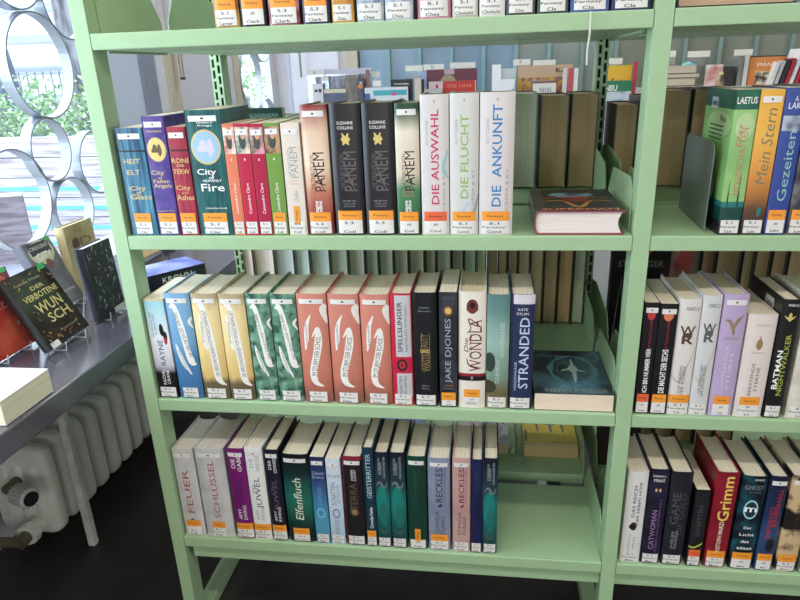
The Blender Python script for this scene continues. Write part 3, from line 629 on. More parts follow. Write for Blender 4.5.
book(.6601, .7018, zC, .230, 'misty sea-green spine with a dark rock, between the white and the navy one', vgrad(.23, ((0, (120, 116, 70)), (.15, (110, 100, 64)), (.3, (120, 150, 130)), (.6, (150, 186, 172)), (.85, (100, 142, 136)), (1, (90, 130, 130))), .12, 16),
     lambda A: (A.ell(-.7, .42, .5, .02, P((44, 62, 54))), A.ell(-.9, .2, .8, .014, P((62, 56, 40))), A.text('DIE FLÜSTERNDE INSEL', .35, .62, .3, .22, P((196, 210, 200))), A.text('TORMENT', .0, .34, .22, .18, P((196, 210, 200)))), lab=('5.1', 'Fantasy', 'Doy'), sticker=None, top=False, group=gC)
book(.7027, .7459, zC, .231, 'navy spine with a large white upright title, rightmost upright book on the third shelf', P((40, 48, 84), .3), lambda A: (A.rect(-1, 1, .92, 1, P((214, 208, 214), .35)), A.rect(-1, -.8, 0, 1, P((24, 28, 54))), A.text('KATE', 0, .875, .4, .02, wht, 0), A.text('DYLAN', 0, .84, .5, .02, wht, 0), A.text('STRANDED', .2, .5, .62, .42, P((190, 206, 232)), bold=.006), A.text('HERZSCHLÄGE', -.5, .3, .25, .12, P((190, 206, 232)))), lab=('5.1', 'Fantasy', 'Dyl'), sticker=None, top=False, group=gC, ls=.85)
def neb(A):
    A.rect(-1, 1, 0, 1, mottled((24, 34, 46), (70, 116, 130), 14, lo=.40, hi=.66, rough=.28, c3=(150, 190, 196)))
    c = P((150, 176, 168), .35)
    rc = P((70, 120, 134), .3); A.ribbon([(.12+.6*math.cos(t*.33-.6), .52+.33*math.sin(t*.33-.6), .03+.03*(t % 3)) for t in range(17)], rc); A.ribbon([(.12+.42*math.cos(t*.4+.5), .52+.23*math.sin(t*.4+.5), .02+.02*(t % 2)) for t in range(15)], P((44, 78, 92), .3)); A.ribbon([(.6, .9, .02), (.85, .94, .05), (.92, .8, .04), (.7, .75, .02)], rc)
    A.ribbon([(.12, .24, .02), (.15, .5, .06), (.13, .78, .02)], c); A.ribbon([(-.2, .5, .02), (.1, .54, .06), (.45, .48, .02)], c); A.ell(.13, .55, .13, .016, c)
    A.text('Dragons', -.62, .95, .25, .025, grey, 0); A.text('FINN', -.6, .86, .4, .06, P((90, 120, 130), .4), 0); A.text('NEBELKRIEGE', .08, .07, .78, .085, P((130, 138, 130), .35), 0, bold=.01)
book(0, .0365, 0, .2, 'dark teal paperback with a silver star emblem lying flat on the third shelf', P((30, 40, 50), .28), None, right=neb, D=.146, lab=None, sticker=None, top=False, pages=(238, 216, 190), T=lie(.7505, .008, zC, .0357), hard=False)
# ---- fourth shelf
gD = 'fantasy books on the fourth shelf'
fo = mottled((186, 184, 180), (208, 206, 202), 22, rough=.35, lo=.35, hi=.65)
rs = P((170, 70, 76), .45)
book(-.0014, .0463, zD, .221, 'wide grey spine with a short red title, leftmost on the bottom shelf', fo, lambda A: (A.text('FEUER', 0, .52, .50, .3, rs), A.rect(-.2, .12, .185, .2, INK, 2)), lab=(' ', '5.1', 'Funk'), group=gD, ls=.7, pages=(226, 214, 198))
book(.0487, .1139, zD, .224, 'widest grey spine with a long red title, second on the bottom shelf', fo, lambda A: (A.text('SCHLÜSSEL', 0, .55, .66, .26, rs), A.rect(-.15, .1, .16, .175, INK, 2)), lab=('5.1', 'Fantasy', 'Foss'), group=gD, ls=.45, pages=(226, 214, 198))
def juwel(c, t1, t2, tc):
    return lambda A: (A.text(t1, -.35, .84, .1*len(t1)/3, .22, tc), A.text(t2, .35, .84, .17, .22, tc), A.text('DAS', -.45, .56, .08, .12, c), A.text('JUWEL', .12, .52, .34, .42, c), A.text('AMY', -.3, .28, .12, .2, tc), A.text('EWING', .3, .3, .16, .2, tc))
book(.1208, .1599, zD, .229, 'purple spine with an orange sticker, third on the bottom shelf', P((122, 26, 112), .3), juwel(P((86, 30, 90), .3), 'DIE', 'GABE', wht), group=gD, lab=('5.1', 'Fantasy', 'Ewin'), ls=.98)
book(.1611, .1999, zD, .233, 'white spine with a black upright title between the purple and the dark one', P((232, 232, 226), .3), juwel(P((70, 66, 72), .4), 'DIE', 'WEISSE', grey), group=gD, lab=('5.1', 'Fantasy', 'Ewin'), ls=.98)
book(.2034, .2351, zD, .230, 'black spine with a silver title, left of the thick dark green one', P((28, 26, 44), .3), juwel(P((110, 96, 120), .35), 'DER', 'SCHWARZE', wht), group=gD, lab=('5.1', 'Fantasy', 'Ewin'), ls=.98)
book(.2385, .2981, zD, .221, 'thick dark green glowing spine with a cream blackletter title, bottom shelf', vgrad(.221, ((0, (14, 18, 22)), (.2, (18, 54, 46)), (.45, (30, 110, 92)), (.65, (26, 90, 80)), (.8, (16, 40, 42)), (1, (12, 20, 26))), .12, 14),
     lambda A: A.text('Elfenfluch', 0, .5, .48, .3, P((222, 220, 196), .4), shear=.15, bold=.005), group=gD, lab=('5.1', 'Fantasy'), ls=.6, onhigh=.0, lab_h=.017)
book(.3004, .3316, zD, .218, 'slim blue and turquoise spine with silver ornaments, bottom shelf', vgrad(.218, ((0, (60, 130, 170)), (.2, (70, 160, 190)), (.5, (60, 120, 170)), (.75, (44, 66, 116)), (1, (30, 44, 84))), .1, 25), lambda A: (A.text('Celeste', 0, .82, .8, .035, P((170, 190, 214)), 0), A.text('Dreams', 0, .775, .8, .03, P((170, 190, 214)), 0), A.ell(0, .36, .62, .013, P((130, 190, 214))), A.ell(0, .36, .42, .009, P((60, 140, 180))), A.text('STURMLAND', 0, .55, .22, .3, P((110, 170, 200))), A.text('HERRSCHER', 0, .2, .2, .3, P((110, 150, 180)))), group=gD, lab=('5.1', 'Fantasy', 'Fitz'), sticker=None, hard=False)
book(.3338, .3649, zD, .215, 'slim pale icy-blue spine with grey letters, right of the turquoise one', vgrad(.215, ((0, (170, 196, 214)), (.5, (196, 212, 226)), (1, (206, 216, 230))), .15, 30), lambda A: (A.text('DIE JAHR', 0, .80, .85, .05, P((110, 120, 140)), 0), A.text('SCHATTEN', -.2, .6, .26, .34, P((96, 108, 130))), A.text('DIE WELT DER', .45, .6, .22, .16, P((120, 130, 150))), A.ell(0, .37, .55, .012, P((120, 136, 156))), A.ell(0, .37, .38, .008, P((190, 206, 220))), A.text('HEROES', 0, .2, .2, .3, P((120, 136, 156)))), group=gD, lab=('5.1', 'Fantasy', 'Fitz'), sticker=None, hard=False)
book(.3682, .4104, zD, .222, 'black-brown spine with red edges and a sunburst ornament, bottom shelf', P((36, 24, 26), .3), lambda A: (A.rect(-1, -.9, 0, 1, P((130, 20, 44))), A.rect(-1, 1, .965, 1, P((150, 22, 48))), A.rect(-.7, .7, .07, .9, P((28, 22, 24), .4)), A.text('ANDREAS', -.05, .80, .12, .12, wht), A.text('ECKART', .25, .80, .12, .12, wht), A.text('TERRA', 0, .56, .30, .36, P((104, 92, 76), .4)), A.ell(0, .385, .3, .007, dgold), *[A.ribbon([(.28*math.cos(t), .385+.028*math.sin(t), .03), (.6*math.cos(t), .385+.055*math.sin(t), .01)], dgold, 1) for t in [i*math.pi/5 for i in range(10)]]), group=gD, lab=('5.1', 'Fantasy', 'Fin'), sticker=None, headband=(200, 30, 40))
book(.4115, .4351, zD, .245, 'tall slim dark teal spine with a white title, bottom shelf', P((22, 56, 72), .3), lambda A: (A.text('GEISTERRITTER', 0, .72, .44, .42, P((196, 214, 220)), bold=0), A.text('Cornelia Funke', .1, .3, .22, .3, wht, bold=.01)), group=gD, lab=('5.1', 'Fantasy', 'Funk'), top=False)
def drg(A):
    A.ell(-.1, .47, .75, .045, P((24, 130, 120), .3)); A.ell(.1, .35, .6, .03, P((30, 110, 104), .3))
    A.ribbon([(-.8, .66, .05), (-.3, .70, .16), (.3, .64, .14), (.8, .7, .05)], P((110, 120, 122), .35)); A.ribbon([(-.7, .2, .08), (0, .16, .2), (.7, .2, .06)], P((70, 90, 92), .35))
    A.text('CORNELIA', -.35, .86, .17, .14, P((170, 176, 180))); A.text('FUNKE', -.1, .84, .12, .14, P((170, 176, 180))); A.text('DRACHENREITER', .4, .85, .22, .14, P((170, 176, 180)))
dm = lambda h: vgrad(h, ((0, (26, 40, 46)), (.25, (20, 92, 88)), (.5, (30, 120, 112)), (.7, (36, 60, 70)), (1, (18, 22, 36))), .12, 22)
book(.4358, .4656, zD, .235, 'black and teal glowing spine, left of the pair mid bottom shelf', dm(.235), drg, group=gD, lab=('5.1', 'Fantasy', 'Funk'), sticker=None, top=False)
book(.4667, .4995, zD, .236, 'black and teal glowing spine, right of the pair mid bottom shelf', dm(.236), drg, group=gD, lab=('5.1', 'Fantasy', 'Funk'), sticker=None, top=False)
book(.5023, .5425, zD, .229, 'dark forest green spine with an upright orange sticker, bottom shelf', P((18, 62, 48), .3), lambda A: (A.text('RECKLESS', .3, .72, .42, .34, P((30, 40, 38), .4)), A.text('STEINERNES FLEISCH', -.1, .7, .3, .1, P((40, 96, 76)))), group=gD, lab=('JE', 'Funk'), sticker_v=True, headband=(160, 30, 30))
def reck(tc):
    return lambda A: (A.text('RECKLESS', .02, .74, .40, .32, tc, bold=.01), A.text('DAS GOLDENE GARN', .5, .72, .36, .09, tc), A.text('CORNELIA', -.2, .31, .25, .2, P((70, 60, 66), .4)), A.text('FUNKE', .35, .29, .2, .2, P((70, 60, 66), .4)), A.ribbon([(-.1, .49, .05), (.1, .5, .14), (.25, .52, .04)], tc))
book(.5452, .591, zD, .227, 'grey-blue wide spine with a dark title, bottom shelf', mottled((120, 130, 156), (142, 150, 172), 14, lo=.35, hi=.65), reck(P((44, 46, 60), .4)), group=gD, lab=('5.1', 'Fantasy', 'Funk'))
book(.5952, .6322, zD, .229, 'dusty pink spine with a brown title, bottom shelf', mottled((186, 140, 134), (206, 164, 156), 14, lo=.35, hi=.65), reck(P((96, 44, 52), .4)), group=gD, lab=('5.1', 'Fantasy', 'Funk'), sticker=None, headband=(190, 40, 40))
book(.633, .6569, zD, .228, 'slim navy spine with a dim title, second from the empty end of the bottom shelf', P((28, 34, 80), .3), lambda A: (A.text('PALAST', -.0, .45, .26, .42, P((16, 18, 44), .3)), A.text('GLAS', 0, .78, .22, .42, P((58, 60, 96), .3))), group=gD, lab=('5.1', 'Fantasy', 'Funk'), sticker=None, top=False)
book(.6577, .6876, zD, .232, 'black and teal glowing spine at the empty end of the bottom shelf', dm(.232), drg, group=gD, lab=('5.1', 'Fantasy', 'Funk'), sticker=None, top=False)
# ---- right bay, second shelf
gE = 'books on the second shelf of the right bay'
def tree_(A, a, b, s, m): A.ell(a, b, .05*s*1.2, .016*s, m); A.ell(a, b+.02*s/A.H, .03*s, .014*s, m)
def greenart(A):
    A.rect(-1, 1, .87, 1, mottled((16, 80, 56), (30, 110, 80), 20)); A.ell(.1, .76, .8, .02, P((176, 206, 140), .3))
    A.rect(-1, 1, .19, .24, P((30, 120, 116), .3)); A.rect(-1, 1, .1, .2, P((16, 66, 60), .3)); A.rect(-1, 1, 0, .1, P((28, 26, 34), .3)); tree_(A, -.5, .25, 1, P((16, 70, 56), .4)); tree_(A, .4, .24, 1.3, P((16, 70, 56), .4))
def gspine(A):
    greenart(A); A.text('LAETUS', .0, .93, .85, .045, wht, 0, bold=.01); A.text('MONDSCHATTEN', .15, .52, .46, .3, P((198, 120, 100), .4)); A.text('Das', -.3, .7, .15, .2, P((198, 120, 100), .4), shear=.2)
def gleft(A):
    greenart(A); A.rect(-.55, -.1, .86, .94, P((190, 200, 206), .4)); A.rect(-.5, -.15, .88, .91, P((90, 100, 110), .4)); A.text('Wenn', .35, .8, .2, .05, P((30, 50, 40)), 0); 
    for i in range(4): A.rect(-.5, .45, .74-i*.03, .75-i*.03, P((50, 84, 56), .5), 2)
book(1.0356, 1.0708, zB, .227, 'green landscape spine with a red-brown title beside the grey bookend', mottled((120, 176, 96), (160, 206, 120), 12, lo=.3, hi=.7), gspine, left=gleft, lab=('5.1', 'Fantasy', 'Lae'), sticker=None, top=False, hard=False, group=gE)
book(1.0716, 1.1066, zB, .226, 'golden orange spine with a grey curly title, right bay second shelf', vgrad(.226, ((0, (44, 30, 30)), (.18, (96, 60, 40)), (.4, (222, 140, 50)), (.7, (240, 176, 60)), (1, (236, 170, 50))), .08, 15), lambda A: (A.text('Mein Stern', .1, .62, .52, .5, P((122, 120, 90), .4), shear=.2), A.ell(.35, .17, .2, .008, P((30, 120, 116), .4))), lab=('5.1', 'Fantasy', 'Lae'), sticker=None, hard=False, group=gE)
book(1.1073, 1.1404, zB, .228, 'royal blue spine with a grey-green upright title, right bay second shelf', P((44, 70, 150), .3), lambda A: (A.text('A. G.', .3, .93, .4, .035, wht, 0), A.text('LAKE', .1, .885, .7, .04, wht, 0), A.rect(-.9, 1, .72, .82, mottled((70, 86, 120), (190, 196, 206), 30)), A.text('Gezeiten', .1, .48, .48, .42, P((140, 190, 180), .4)), A.rect(-1, 1, 0, .05, P((30, 50, 120)))), lab=('JE', 'Lake'), group=gE, top=False, hard=False)
book(1.142, 1.1832, zB, .229, 'charcoal spine with pale scribbles cut off by the right edge of the photo', mottled((50, 50, 56), (110, 110, 112), 30), lambda A: A.text('Finsterwelt', .2, .55, .55, .35, P((226, 206, 180), .4)), lab=('5.2', 'Fantasy', 'Leo'), group=gE, hard=False)
be = empty('bookend', (1.0215, .03, zB+.0006), 'dark grey sheet metal bookend in front of the empty end of the right bay', 'bookend')
BE = P((128, 136, 128), .42, .3)
m = MB(); pts = [(0, 0), (.20, 0), (.20, .125)]+[(.20-.02+.02*math.cos(math.radians(a)), .125+.02*math.sin(math.radians(a))) for a in (30, 60, 90)]+[(.02+.02*math.cos(math.radians(a)), .125+.02*math.sin(math.radians(a))) for a in (90, 120, 150, 180)]
m.prism(pts, 0, .0012, BE, 'x'); o = m.build('upright_plate', be)
m = MB(); m.box((.0012, .165, 0), (.07, .195, .0012), BE); m.build('foot_plate', be)
be.rotation_euler = (0, 0, -.05)
# ---- right bay, third shelf
gF = 'books on the third shelf of the right bay'
def pit(t): return lambda A: (A.ell(0, .90, .55, .011, P((200, 50, 56))), A.text('PITTACUS LORE', .1, .72, .26, .14, P((190, 40, 46))), A.text(t, .1, .40, .4, .34, wht, bold=.02))
book(.9338, .9598, zC, .219, 'black spine with a red dot and orange-red sticker, beside the right post', P((24, 22, 26), .3), pit('ICH BIN NUMMER VIER'), lab=('JE', 'Lore'), sticker=REDO, group=gF, hard=False)
book(.9603, .9911, zC, .217, 'black spine with an orange dot and orange sticker, second in the right bay third shelf', P((24, 22, 26), .3), lambda A: (A.ell(0, .90, .55, .011, P((224, 120, 80))), A.text('PITTACUS LORE', .1, .72, .26, .14, P((190, 40, 46))), A.text('DIE MACHT DER SECHS', .1, .40, .4, .34, wht, bold=.02)), lab=('JE', 'Lore'), group=gF, hard=False)
def lu(c1, t1, t2): return lambda A: (A.text('MARIE LU', .25, .92, .6, .03, blk, 0), A.ribbon([(-1, .36, .05), (-.2, .3, .12), (.6, .5, .06), (1, .6, .02)], P((196, 190, 182), .3)), A.text('W', .0, .74, .7, .075, c1, 0, bold=.02), A.text('R', .1, .66, .55, .07, c1, 0, bold=.03), A.rect(-.4, .45, .68, .72, c1), A.text(t1, -.2, .32, .24, .15, P((80, 80, 84))), A.text(t2, .15, .3, .26, .15, P((80, 80, 84))))
book(.9918, 1.0294, zC, .226, 'white swirled spine with a brown ornament and orange sticker, right bay third shelf', P((222, 216, 208), .3), lu(P((92, 62, 46), .35), 'DAS BÜNDNIS', 'DER ROSEN'), lab=('5.1', 'Fantasy', 'Lu'), group=gF, top=False, ls=.98)
book(1.03, 1.0622, zC, .233, 'pale grey swirled spine with a grey ornament, left of the lilac one', P((210, 210, 208), .3), lu(P((88, 90, 92), .35), 'DIE GEMEINSCHAFT', 'DER WEISSEN ROSEN'), lab=('5.1', 'Fantasy', 'Lu'), sticker=None, group=gF, top=False)
def birdy(A):
    c = P((150, 130, 100), .35); A.ribbon([(-.75, .80, .03), (-.3, .79, .15), (0, .73, .12)], c); A.ribbon([(.75, .84, .03), (.35, .8, .15), (0, .73, .12)], c); A.ribbon([(0, .76, .1), (.08, .70, .12), (.2, .68, .02)], c)
    A.text('LEGEND', 0, .655, .6, .022, c, 0); A.text('SCHWELENDER', -.2, .38, .44, .13, P((214, 202, 226))); A.text('STURM', .25, .38, .3, .13, P((214, 202, 226)))
book(1.064, 1.1057, zC, .235, 'lilac spine with a bronze bird emblem, right bay third shelf', P((186, 164, 202), .3), birdy, lab=('JE', 'Lu'), group=gF, pages=(214, 200, 170), ls=.7)
book(1.1083, 1.1574, zC, .199, 'shorter cream pink spine with a gold drop, leaning beside the lilac one', P((226, 212, 204), .3), lambda A: (A.text('MARIE LU', .1, .90, .5, .02, grey, 0), A.ell(0, .72, .22, .010, dgold), A.ribbon([(0, .74, .12), (.02, .80, .02)], dgold), A.text('LEGEND', 0, .64, .4, .014, dgold, 0), A.text('BERSTENDE', -.15, .38, .32, .11, P((90, 84, 84))), A.text('STERNE', .22, .38, .24, .11, P((90, 84, 84)))), lab=('JE', 'Fantasy', 'Lu'), group=gF, top=False, ls=.7, tilt=.0)
book(1.1591, 1.1898, zC, .227, 'black spine with a white and yellow-green title, right bay third shelf', P((26, 28, 28), .3), lambda A: (A.text('MARIE LU', .2, .955, .6, .02, wht, 0), A.ribbon([(-.6, .87, .03), (0, .84, .14), (.6, .87, .03)], gold), A.ell(0, .86, .2, .008, gold), A.text('BATMAN', -.35, .42, .33, .30, wht, bold=.02), A.text('NIGHTWALKER', .25, .46, .52, .30, P((170, 180, 70), .4), bold=.01)), left=lambda A: (A.rect(.0, .5, .82, .95, P((206, 210, 206), .4)), A.rect(.06, .44, .85, .91, P((120, 124, 122), .4))), lab=('5.1', 'Fantasy', 'Lu'), sticker=None, group=gF, top=False)
book(1.1982, 1.2438, zC, .232, 'cream spine at the right edge of the photo, right bay third shelf', mottled((206, 196, 176), (226, 220, 204), 18), lambda A: A.text('CHRONIK', 0, .6, .4, .3, grey), lab=('5.1', 'Fantasy', 'Lu'), sticker=None, group=gF)
# ---- right bay, fourth shelf
gG = 'books on the fourth shelf of the right bay'
book(.9374, .9759, zD, .217, 'white spine with a dark feather blot and thin letters, beside the right post', P((222, 220, 216), .3), lambda A: (A.text('DAS REICH', -.15, .68, .34, .16, blk, bold=.01), A.text('DER SIEBEN HÖFE', .3, .66, .46, .16, blk, bold=.01), A.ell(0, .41, .34, .01, P((70, 44, 44))), A.ell(-.15, .405, .3, .006, blk), A.text('SARAH J.', -.25, .22, .22, .14, grey), A.text('MAAS', .2, .22, .14, .14, grey)), lab=('5.1', 'Fantasy', 'Maas'), sticker=None, group=gG, top=False)
book(.9771, 1.0142, zD, .224, 'black-blue spine with a purple title, second in the right bay bottom shelf', mottled((22, 20, 34), (40, 34, 62), 20), lambda A: (A.text('SARAH J.', 0, .93, .7, .028, wht, 0), A.text('MAAS', 0, .89, .55, .032, wht, 0), A.ell(-.2, .79, .12, .004, gold), A.ell(.2, .79, .12, .004, gold), A.text('CATWOMAN', -.1, .37, .42, .26, P((176, 130, 190), .4)), A.text('DIEBIN VON GOTHAM CITY', .42, .42, .56, .12, P((130, 90, 150), .4))), lab=('5.1', 'Fantasy', 'Maas'), sticker=None, group=gG, top=False)
book(1.0171, 1.0579, zD, .22, 'charcoal wide spine with an embossed grey title, third in the right bay bottom shelf', P((34, 34, 44), .3), lambda A: (A.text('GAME', -.3, .62, .34, .36, P((84, 86, 94), .35)), A.text('OF GOLD', .35, .56, .44, .3, P((70, 72, 80), .35)), A.text('SHELBY', -.2, .28, .2, .14, grey), A.text('MAHURIN', .15, .28, .2, .14, grey)), lab=('5.1', 'Fantasy', 'Mahu'), sticker=None, group=gG, top=False)
book(1.0657, 1.0927, zD, .183, 'short black spine with a yellow-green stripe, between charcoal and red ones', P((30, 30, 34), .35), lambda A: (A.ribbon([(-1, .27, .1), (-.2, .25, .14), (1, .31, .1)], P((176, 206, 60), .35)), A.ribbon([(-1, .22, .06), (.2, .2, .1), (1, .25, .04)], P((120, 60, 100), .35)), A.text('SCHATTEN', 0, .6, .4, .3, P((90, 90, 96), .4))), lab=('5.1', 'Fantasy', 'Mann'), sticker=REDO, group=gG, top=False, hard=False)
book(1.0996, 1.1415, zD, .224, 'dark red spine with a yellow blackletter title, right bay bottom shelf', mottled((128, 16, 34), (156, 24, 42), 12), lambda A: (A.text('Grimm', .05, .73, .46, .52, P((232, 200, 90), .4), bold=.015), A.text('CHRISTOPH MARZI', .05, .30, .38, .2, P((236, 220, 200), .4), bold=.01)), lab=('5.1', 'Fantasy', 'Marz'), group=gG, top=False)
book(1.1472, 1.1926, zD, .218, 'black and teal splattered spine with a white circled letter, right bay bottom shelf', mottled((16, 24, 32), (24, 90, 106), 34, rough=.3, lo=.45, hi=.68), lambda A: (A.rect(-.1, .7, .955, .975, grey), A.text('GHOST', 0, .885, .75, .045, P((140, 150, 154)), 0), A.text('HUNTER', .1, .835, .5, .02, P((110, 130, 134)), 0), A.ell(0, .655, .6, .022, P((150, 206, 214))), A.ell(0, .655, .48, .018, P((20, 50, 60))), A.text('m', 0, .655, .5, .05, wht, 0, bold=.02), A.text('Das', -.0, .46, .3, .026, wht, 0, bold=.01), A.text('Licht', .05, .385, .6, .03, wht, 0, bold=.01), A.text('das', 0, .31, .35, .03, wht, 0, bold=.01), A.text('tötet', .05, .235, .65, .03, wht, 0, bold=.01)), lab=('JE', 'Mel'), group=gG, top=False)
book(1.1955, 1.2293, zD, .22, 'navy blue spine with a red upright title, right bay bottom shelf', vgrad(.22, ((0, (30, 56, 100)), (.4, (44, 76, 116)), (.55, (30, 50, 90)), (1, (22, 28, 52))), .1, 12), lambda A: (A.text('INFERNO', -.15, .52, .34, .3, P((186, 40, 44), .4)), A.text('RAVENHALL', .35, .68, .4, .26, P((190, 50, 50), .4)), A.ell(.3, .28, .5, .016, P((24, 24, 34)))), lab=('JE', 'Mey'), group=gG)
book(1.2339, 1.274, zD, .223, 'tan spine with ragged black ink blots, right bay bottom shelf', mottled((34, 26, 26), (206, 176, 130), 12, rough=.3, lo=.44, hi=.5), lambda A: A.text('MORGEN', .1, .55, .3, .2, P((80, 50, 40))), lab=('5.1', 'Fantasy', 'Meye'), group=gG)
book(1.2777, 1.3128, zD, .225, 'grey-green spine cut off at the lower right corner of the photo', P((96, 104, 92), .3), None, lab=('5.1', 'Fantasy', 'Mort'), group=gG)
book(0, .028, 0, .2, 'black book lying flat on the top shelf of the right bay', P((24, 22, 26), .25), lambda A: A.rect(-1, 1, 0, 1, blk), D=.17, lab=None, sticker=None, top=False, pages=(196, 160, 130), T=lie(.936, .02, zA, .0272))
# ============================================================ BACK ROW (spines face the other aisle, page edges face us)
def backbook(x0, x1, z, h, label, cover, pages, D=.14, yf=.455, group=None, hard=True):
    th = x1-x0
    T = Matrix.Translation(((x0+x1)/2, yf+D, z+.0005)) @ Matrix.Rotation(math.pi, 4, 'Z')
    return book(0, th, 0, h, label, P(cover, .4), None, D=D, lab=None, sticker=None, top=False, pages=pages, T=T, hard=hard, group=group)
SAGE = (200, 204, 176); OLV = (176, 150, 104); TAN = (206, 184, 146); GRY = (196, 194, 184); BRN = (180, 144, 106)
gb = 'back row of books on the second shelf'
for a, b, h, pg, cv, l in ((.1039, .1408, .174, (206, 196, 168), (190, 184, 160), 'pale page edges peeping above the slim red spines'), (.142, .1823, .176, (206, 204, 180), (180, 180, 160), 'pale page edges peeping above the lime green spine'), (.1836, .2333, .178, (200, 206, 186), (150, 160, 140), 'pale page edges peeping above the slim cream spine'),
      (.7081, .7656, .214, SAGE, (120, 130, 110), 'sage page edges right of the white blue-lettered spine, back row'), (.7722, .8356, .208, OLV, (60, 60, 44), 'olive brown page edges above the flat black book, back row'), (.8399, .8990, .210, OLV, (90, 84, 56), 'olive striped page edges in the back row beside the slotted post')):
    backbook(a, b, zB, h, l, cv, pg, group=gb)
for a, b in ((.24, .30), (.302, .352), (.355, .41), (.413, .46), (.463, .52), (.523, .58), (.583, .64), (.643, .70)):
    pass
def faceout(x0, z, h, Wd, th, yfront, label, mat, art, group=None, pages=CREAM):
    T = Matrix.Translation((x0, yfront+th/2, z+.0005)) @ Matrix.Rotation(-math.pi/2, 4, 'Z')
    return book(0, th, 0, h, label, mat, None, D=Wd, lab=None, sticker=None, top=False, T=T, hard=False, right=art, group=group, pages=pages)
swo = lambda A: (A.ribbon([(-.2, .86, .02), (.3, .93, .05), (.7, .88, .03)], grey), A.text('KC', .1, .86, .5, .08, grey, 0))
faceout(-.045+.05, zB, .2, .03+.07, .02, .30, 'dark navy book turned face out behind the purple and crimson spines', P((34, 34, 50), .3), swo)
faceout(.1115, zB, .206, .118, .02, .272, 'dark green book turned face out behind the thick teal spine', P((26, 70, 58), .3), lambda A: (A.text('CASSANDRA', .35, .93, .5, .035, P((150, 190, 170)), 0), A.ribbon([(-.9, .6, .02), (-.6, .85, .1), (-.3, .94, .04), (-.1, .9, .02)], P((90, 140, 110)))))
# right bay back row, second shelf
for a, b, h, pg, l in ((.9360, .9856, .185, OLV, 'olive page edges right behind the right post, back row'), (.9877, 1.0190, .20, OLV, 'narrow olive page edges left of a dark gap, right bay back row'), (1.0223, 1.0942, .212, OLV, 'wide brown page edges behind the bookend, right bay back row'), (1.0984, 1.1298, .212, OLV, 'brown page edges behind the green landscape spine, right bay back row'), (1.1319, 1.19, .212, OLV, 'brown page edges behind the golden orange spine, right bay back row'), (1.193, 1.26, .20, OLV, 'brown page edges behind the royal blue spine, right bay back row')):
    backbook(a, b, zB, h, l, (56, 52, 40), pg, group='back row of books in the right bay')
# third shelf back row
xs_ = [.0293, .059, .1153, .1685, .2094, .2618, .3086, .3525, .3872, .4254, .4635, .5038, .5326, .57, .601, .6318, .6564, .6833, .7077, .7331, .7632, .7959, .8308, .8667, .8976]
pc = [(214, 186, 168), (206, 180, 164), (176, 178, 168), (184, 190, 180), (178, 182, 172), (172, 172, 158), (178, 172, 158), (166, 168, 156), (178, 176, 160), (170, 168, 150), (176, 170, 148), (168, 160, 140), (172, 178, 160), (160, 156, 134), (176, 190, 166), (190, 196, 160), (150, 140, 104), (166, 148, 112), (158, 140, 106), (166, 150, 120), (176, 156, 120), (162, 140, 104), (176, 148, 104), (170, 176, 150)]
fronts = ['yellow pair', 'left yellow spine', 'right yellow spine', 'left green banner spine', 'right green banner spine', 'left salmon spine', 'gap left of the middle salmon spine', 'middle salmon spine', 'gap left of the right salmon spine', 'right salmon spine', 'red and silver spine', 'gap right of the red and silver spine', 'plain black spine', 'gap right of the plain black spine', 'medallion spine', 'cream white spine', 'gap right of the cream white spine', 'misty sea-green spine', 'gap left of the navy spine', 'navy spine']
for i in range(24):
    a, b = xs_[i]+.0008, xs_[i+1]-.0012
    l = ('back-row page edges above the '+fronts[i]) if i < 20 else ('%s page edges standing behind the flat teal paperback, %s of four' % (('tan', 'light brown', 'brown', 'grey-green')[i-20], ('first', 'second', 'third', 'last')[i-20]))
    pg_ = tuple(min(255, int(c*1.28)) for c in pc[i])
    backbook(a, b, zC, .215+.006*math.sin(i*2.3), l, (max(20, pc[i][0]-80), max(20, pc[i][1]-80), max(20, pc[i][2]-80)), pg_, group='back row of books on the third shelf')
# right bay, third shelf back row
stm = P((28, 24, 26), .3)
faceout(.9365, zC, .245, .125, .03, .35, 'black book with grey capitals and a red splash turned face out behind the right post', stm, lambda A: (A.text('STRANGER', .0, .77, .78, .06, P((150, 148, 146), .4), 0), A.ribbon([(-.2, .92, .05), (.1, .86, .12), (.4, .93, .04)], P((150, 30, 50))), A.ell(.85, .6, .12, .05, P((70, 30, 34)))))
faceout(1.0645, zC, .235, .05, .02, .36, 'slim grey and red book turned face out in the right bay back row', mottled((150, 60, 60), (170, 160, 156), 14), lambda A: A.ell(.2, .85, .6, .03, P((190, 70, 64))))
for a, b, pg, l in ((1.1264, 1.158, GRY, 'grey page edges above the lilac spine'), (1.1603, 1.1917, BRN, 'brown page edges above the cream pink spine'), (1.194, 1.2486, OLV, 'wide olive page edges above the gap beside the lilac spine'), (1.252, 1.2785, OLV, 'olive page edges left of the black white-titled spine'), (1.28, 1.3140, OLV, 'olive page edges above the black white-titled spine'), (1.3169, 1.35, BRN, 'brown page edges above the cream right-edge spine'), (1.353, 1.41, OLV, 'olive page edges at the right edge of the photo')):
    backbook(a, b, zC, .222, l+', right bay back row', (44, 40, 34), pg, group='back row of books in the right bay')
ws = empty('wire_book_stand', (.935, .33, zC+.0005), 'thin wire stand holding the black face-out book', 'book stand')
WR = P((170, 176, 170), .3, .7)
m = MB(); m.tube([(.004, -.04, .002), (.012, .012, .002), (.024, .018, .16), (.036, .012, .002), (.044, -.04, .002)], .0013, WR, 6); m.build('wire_frame', ws)
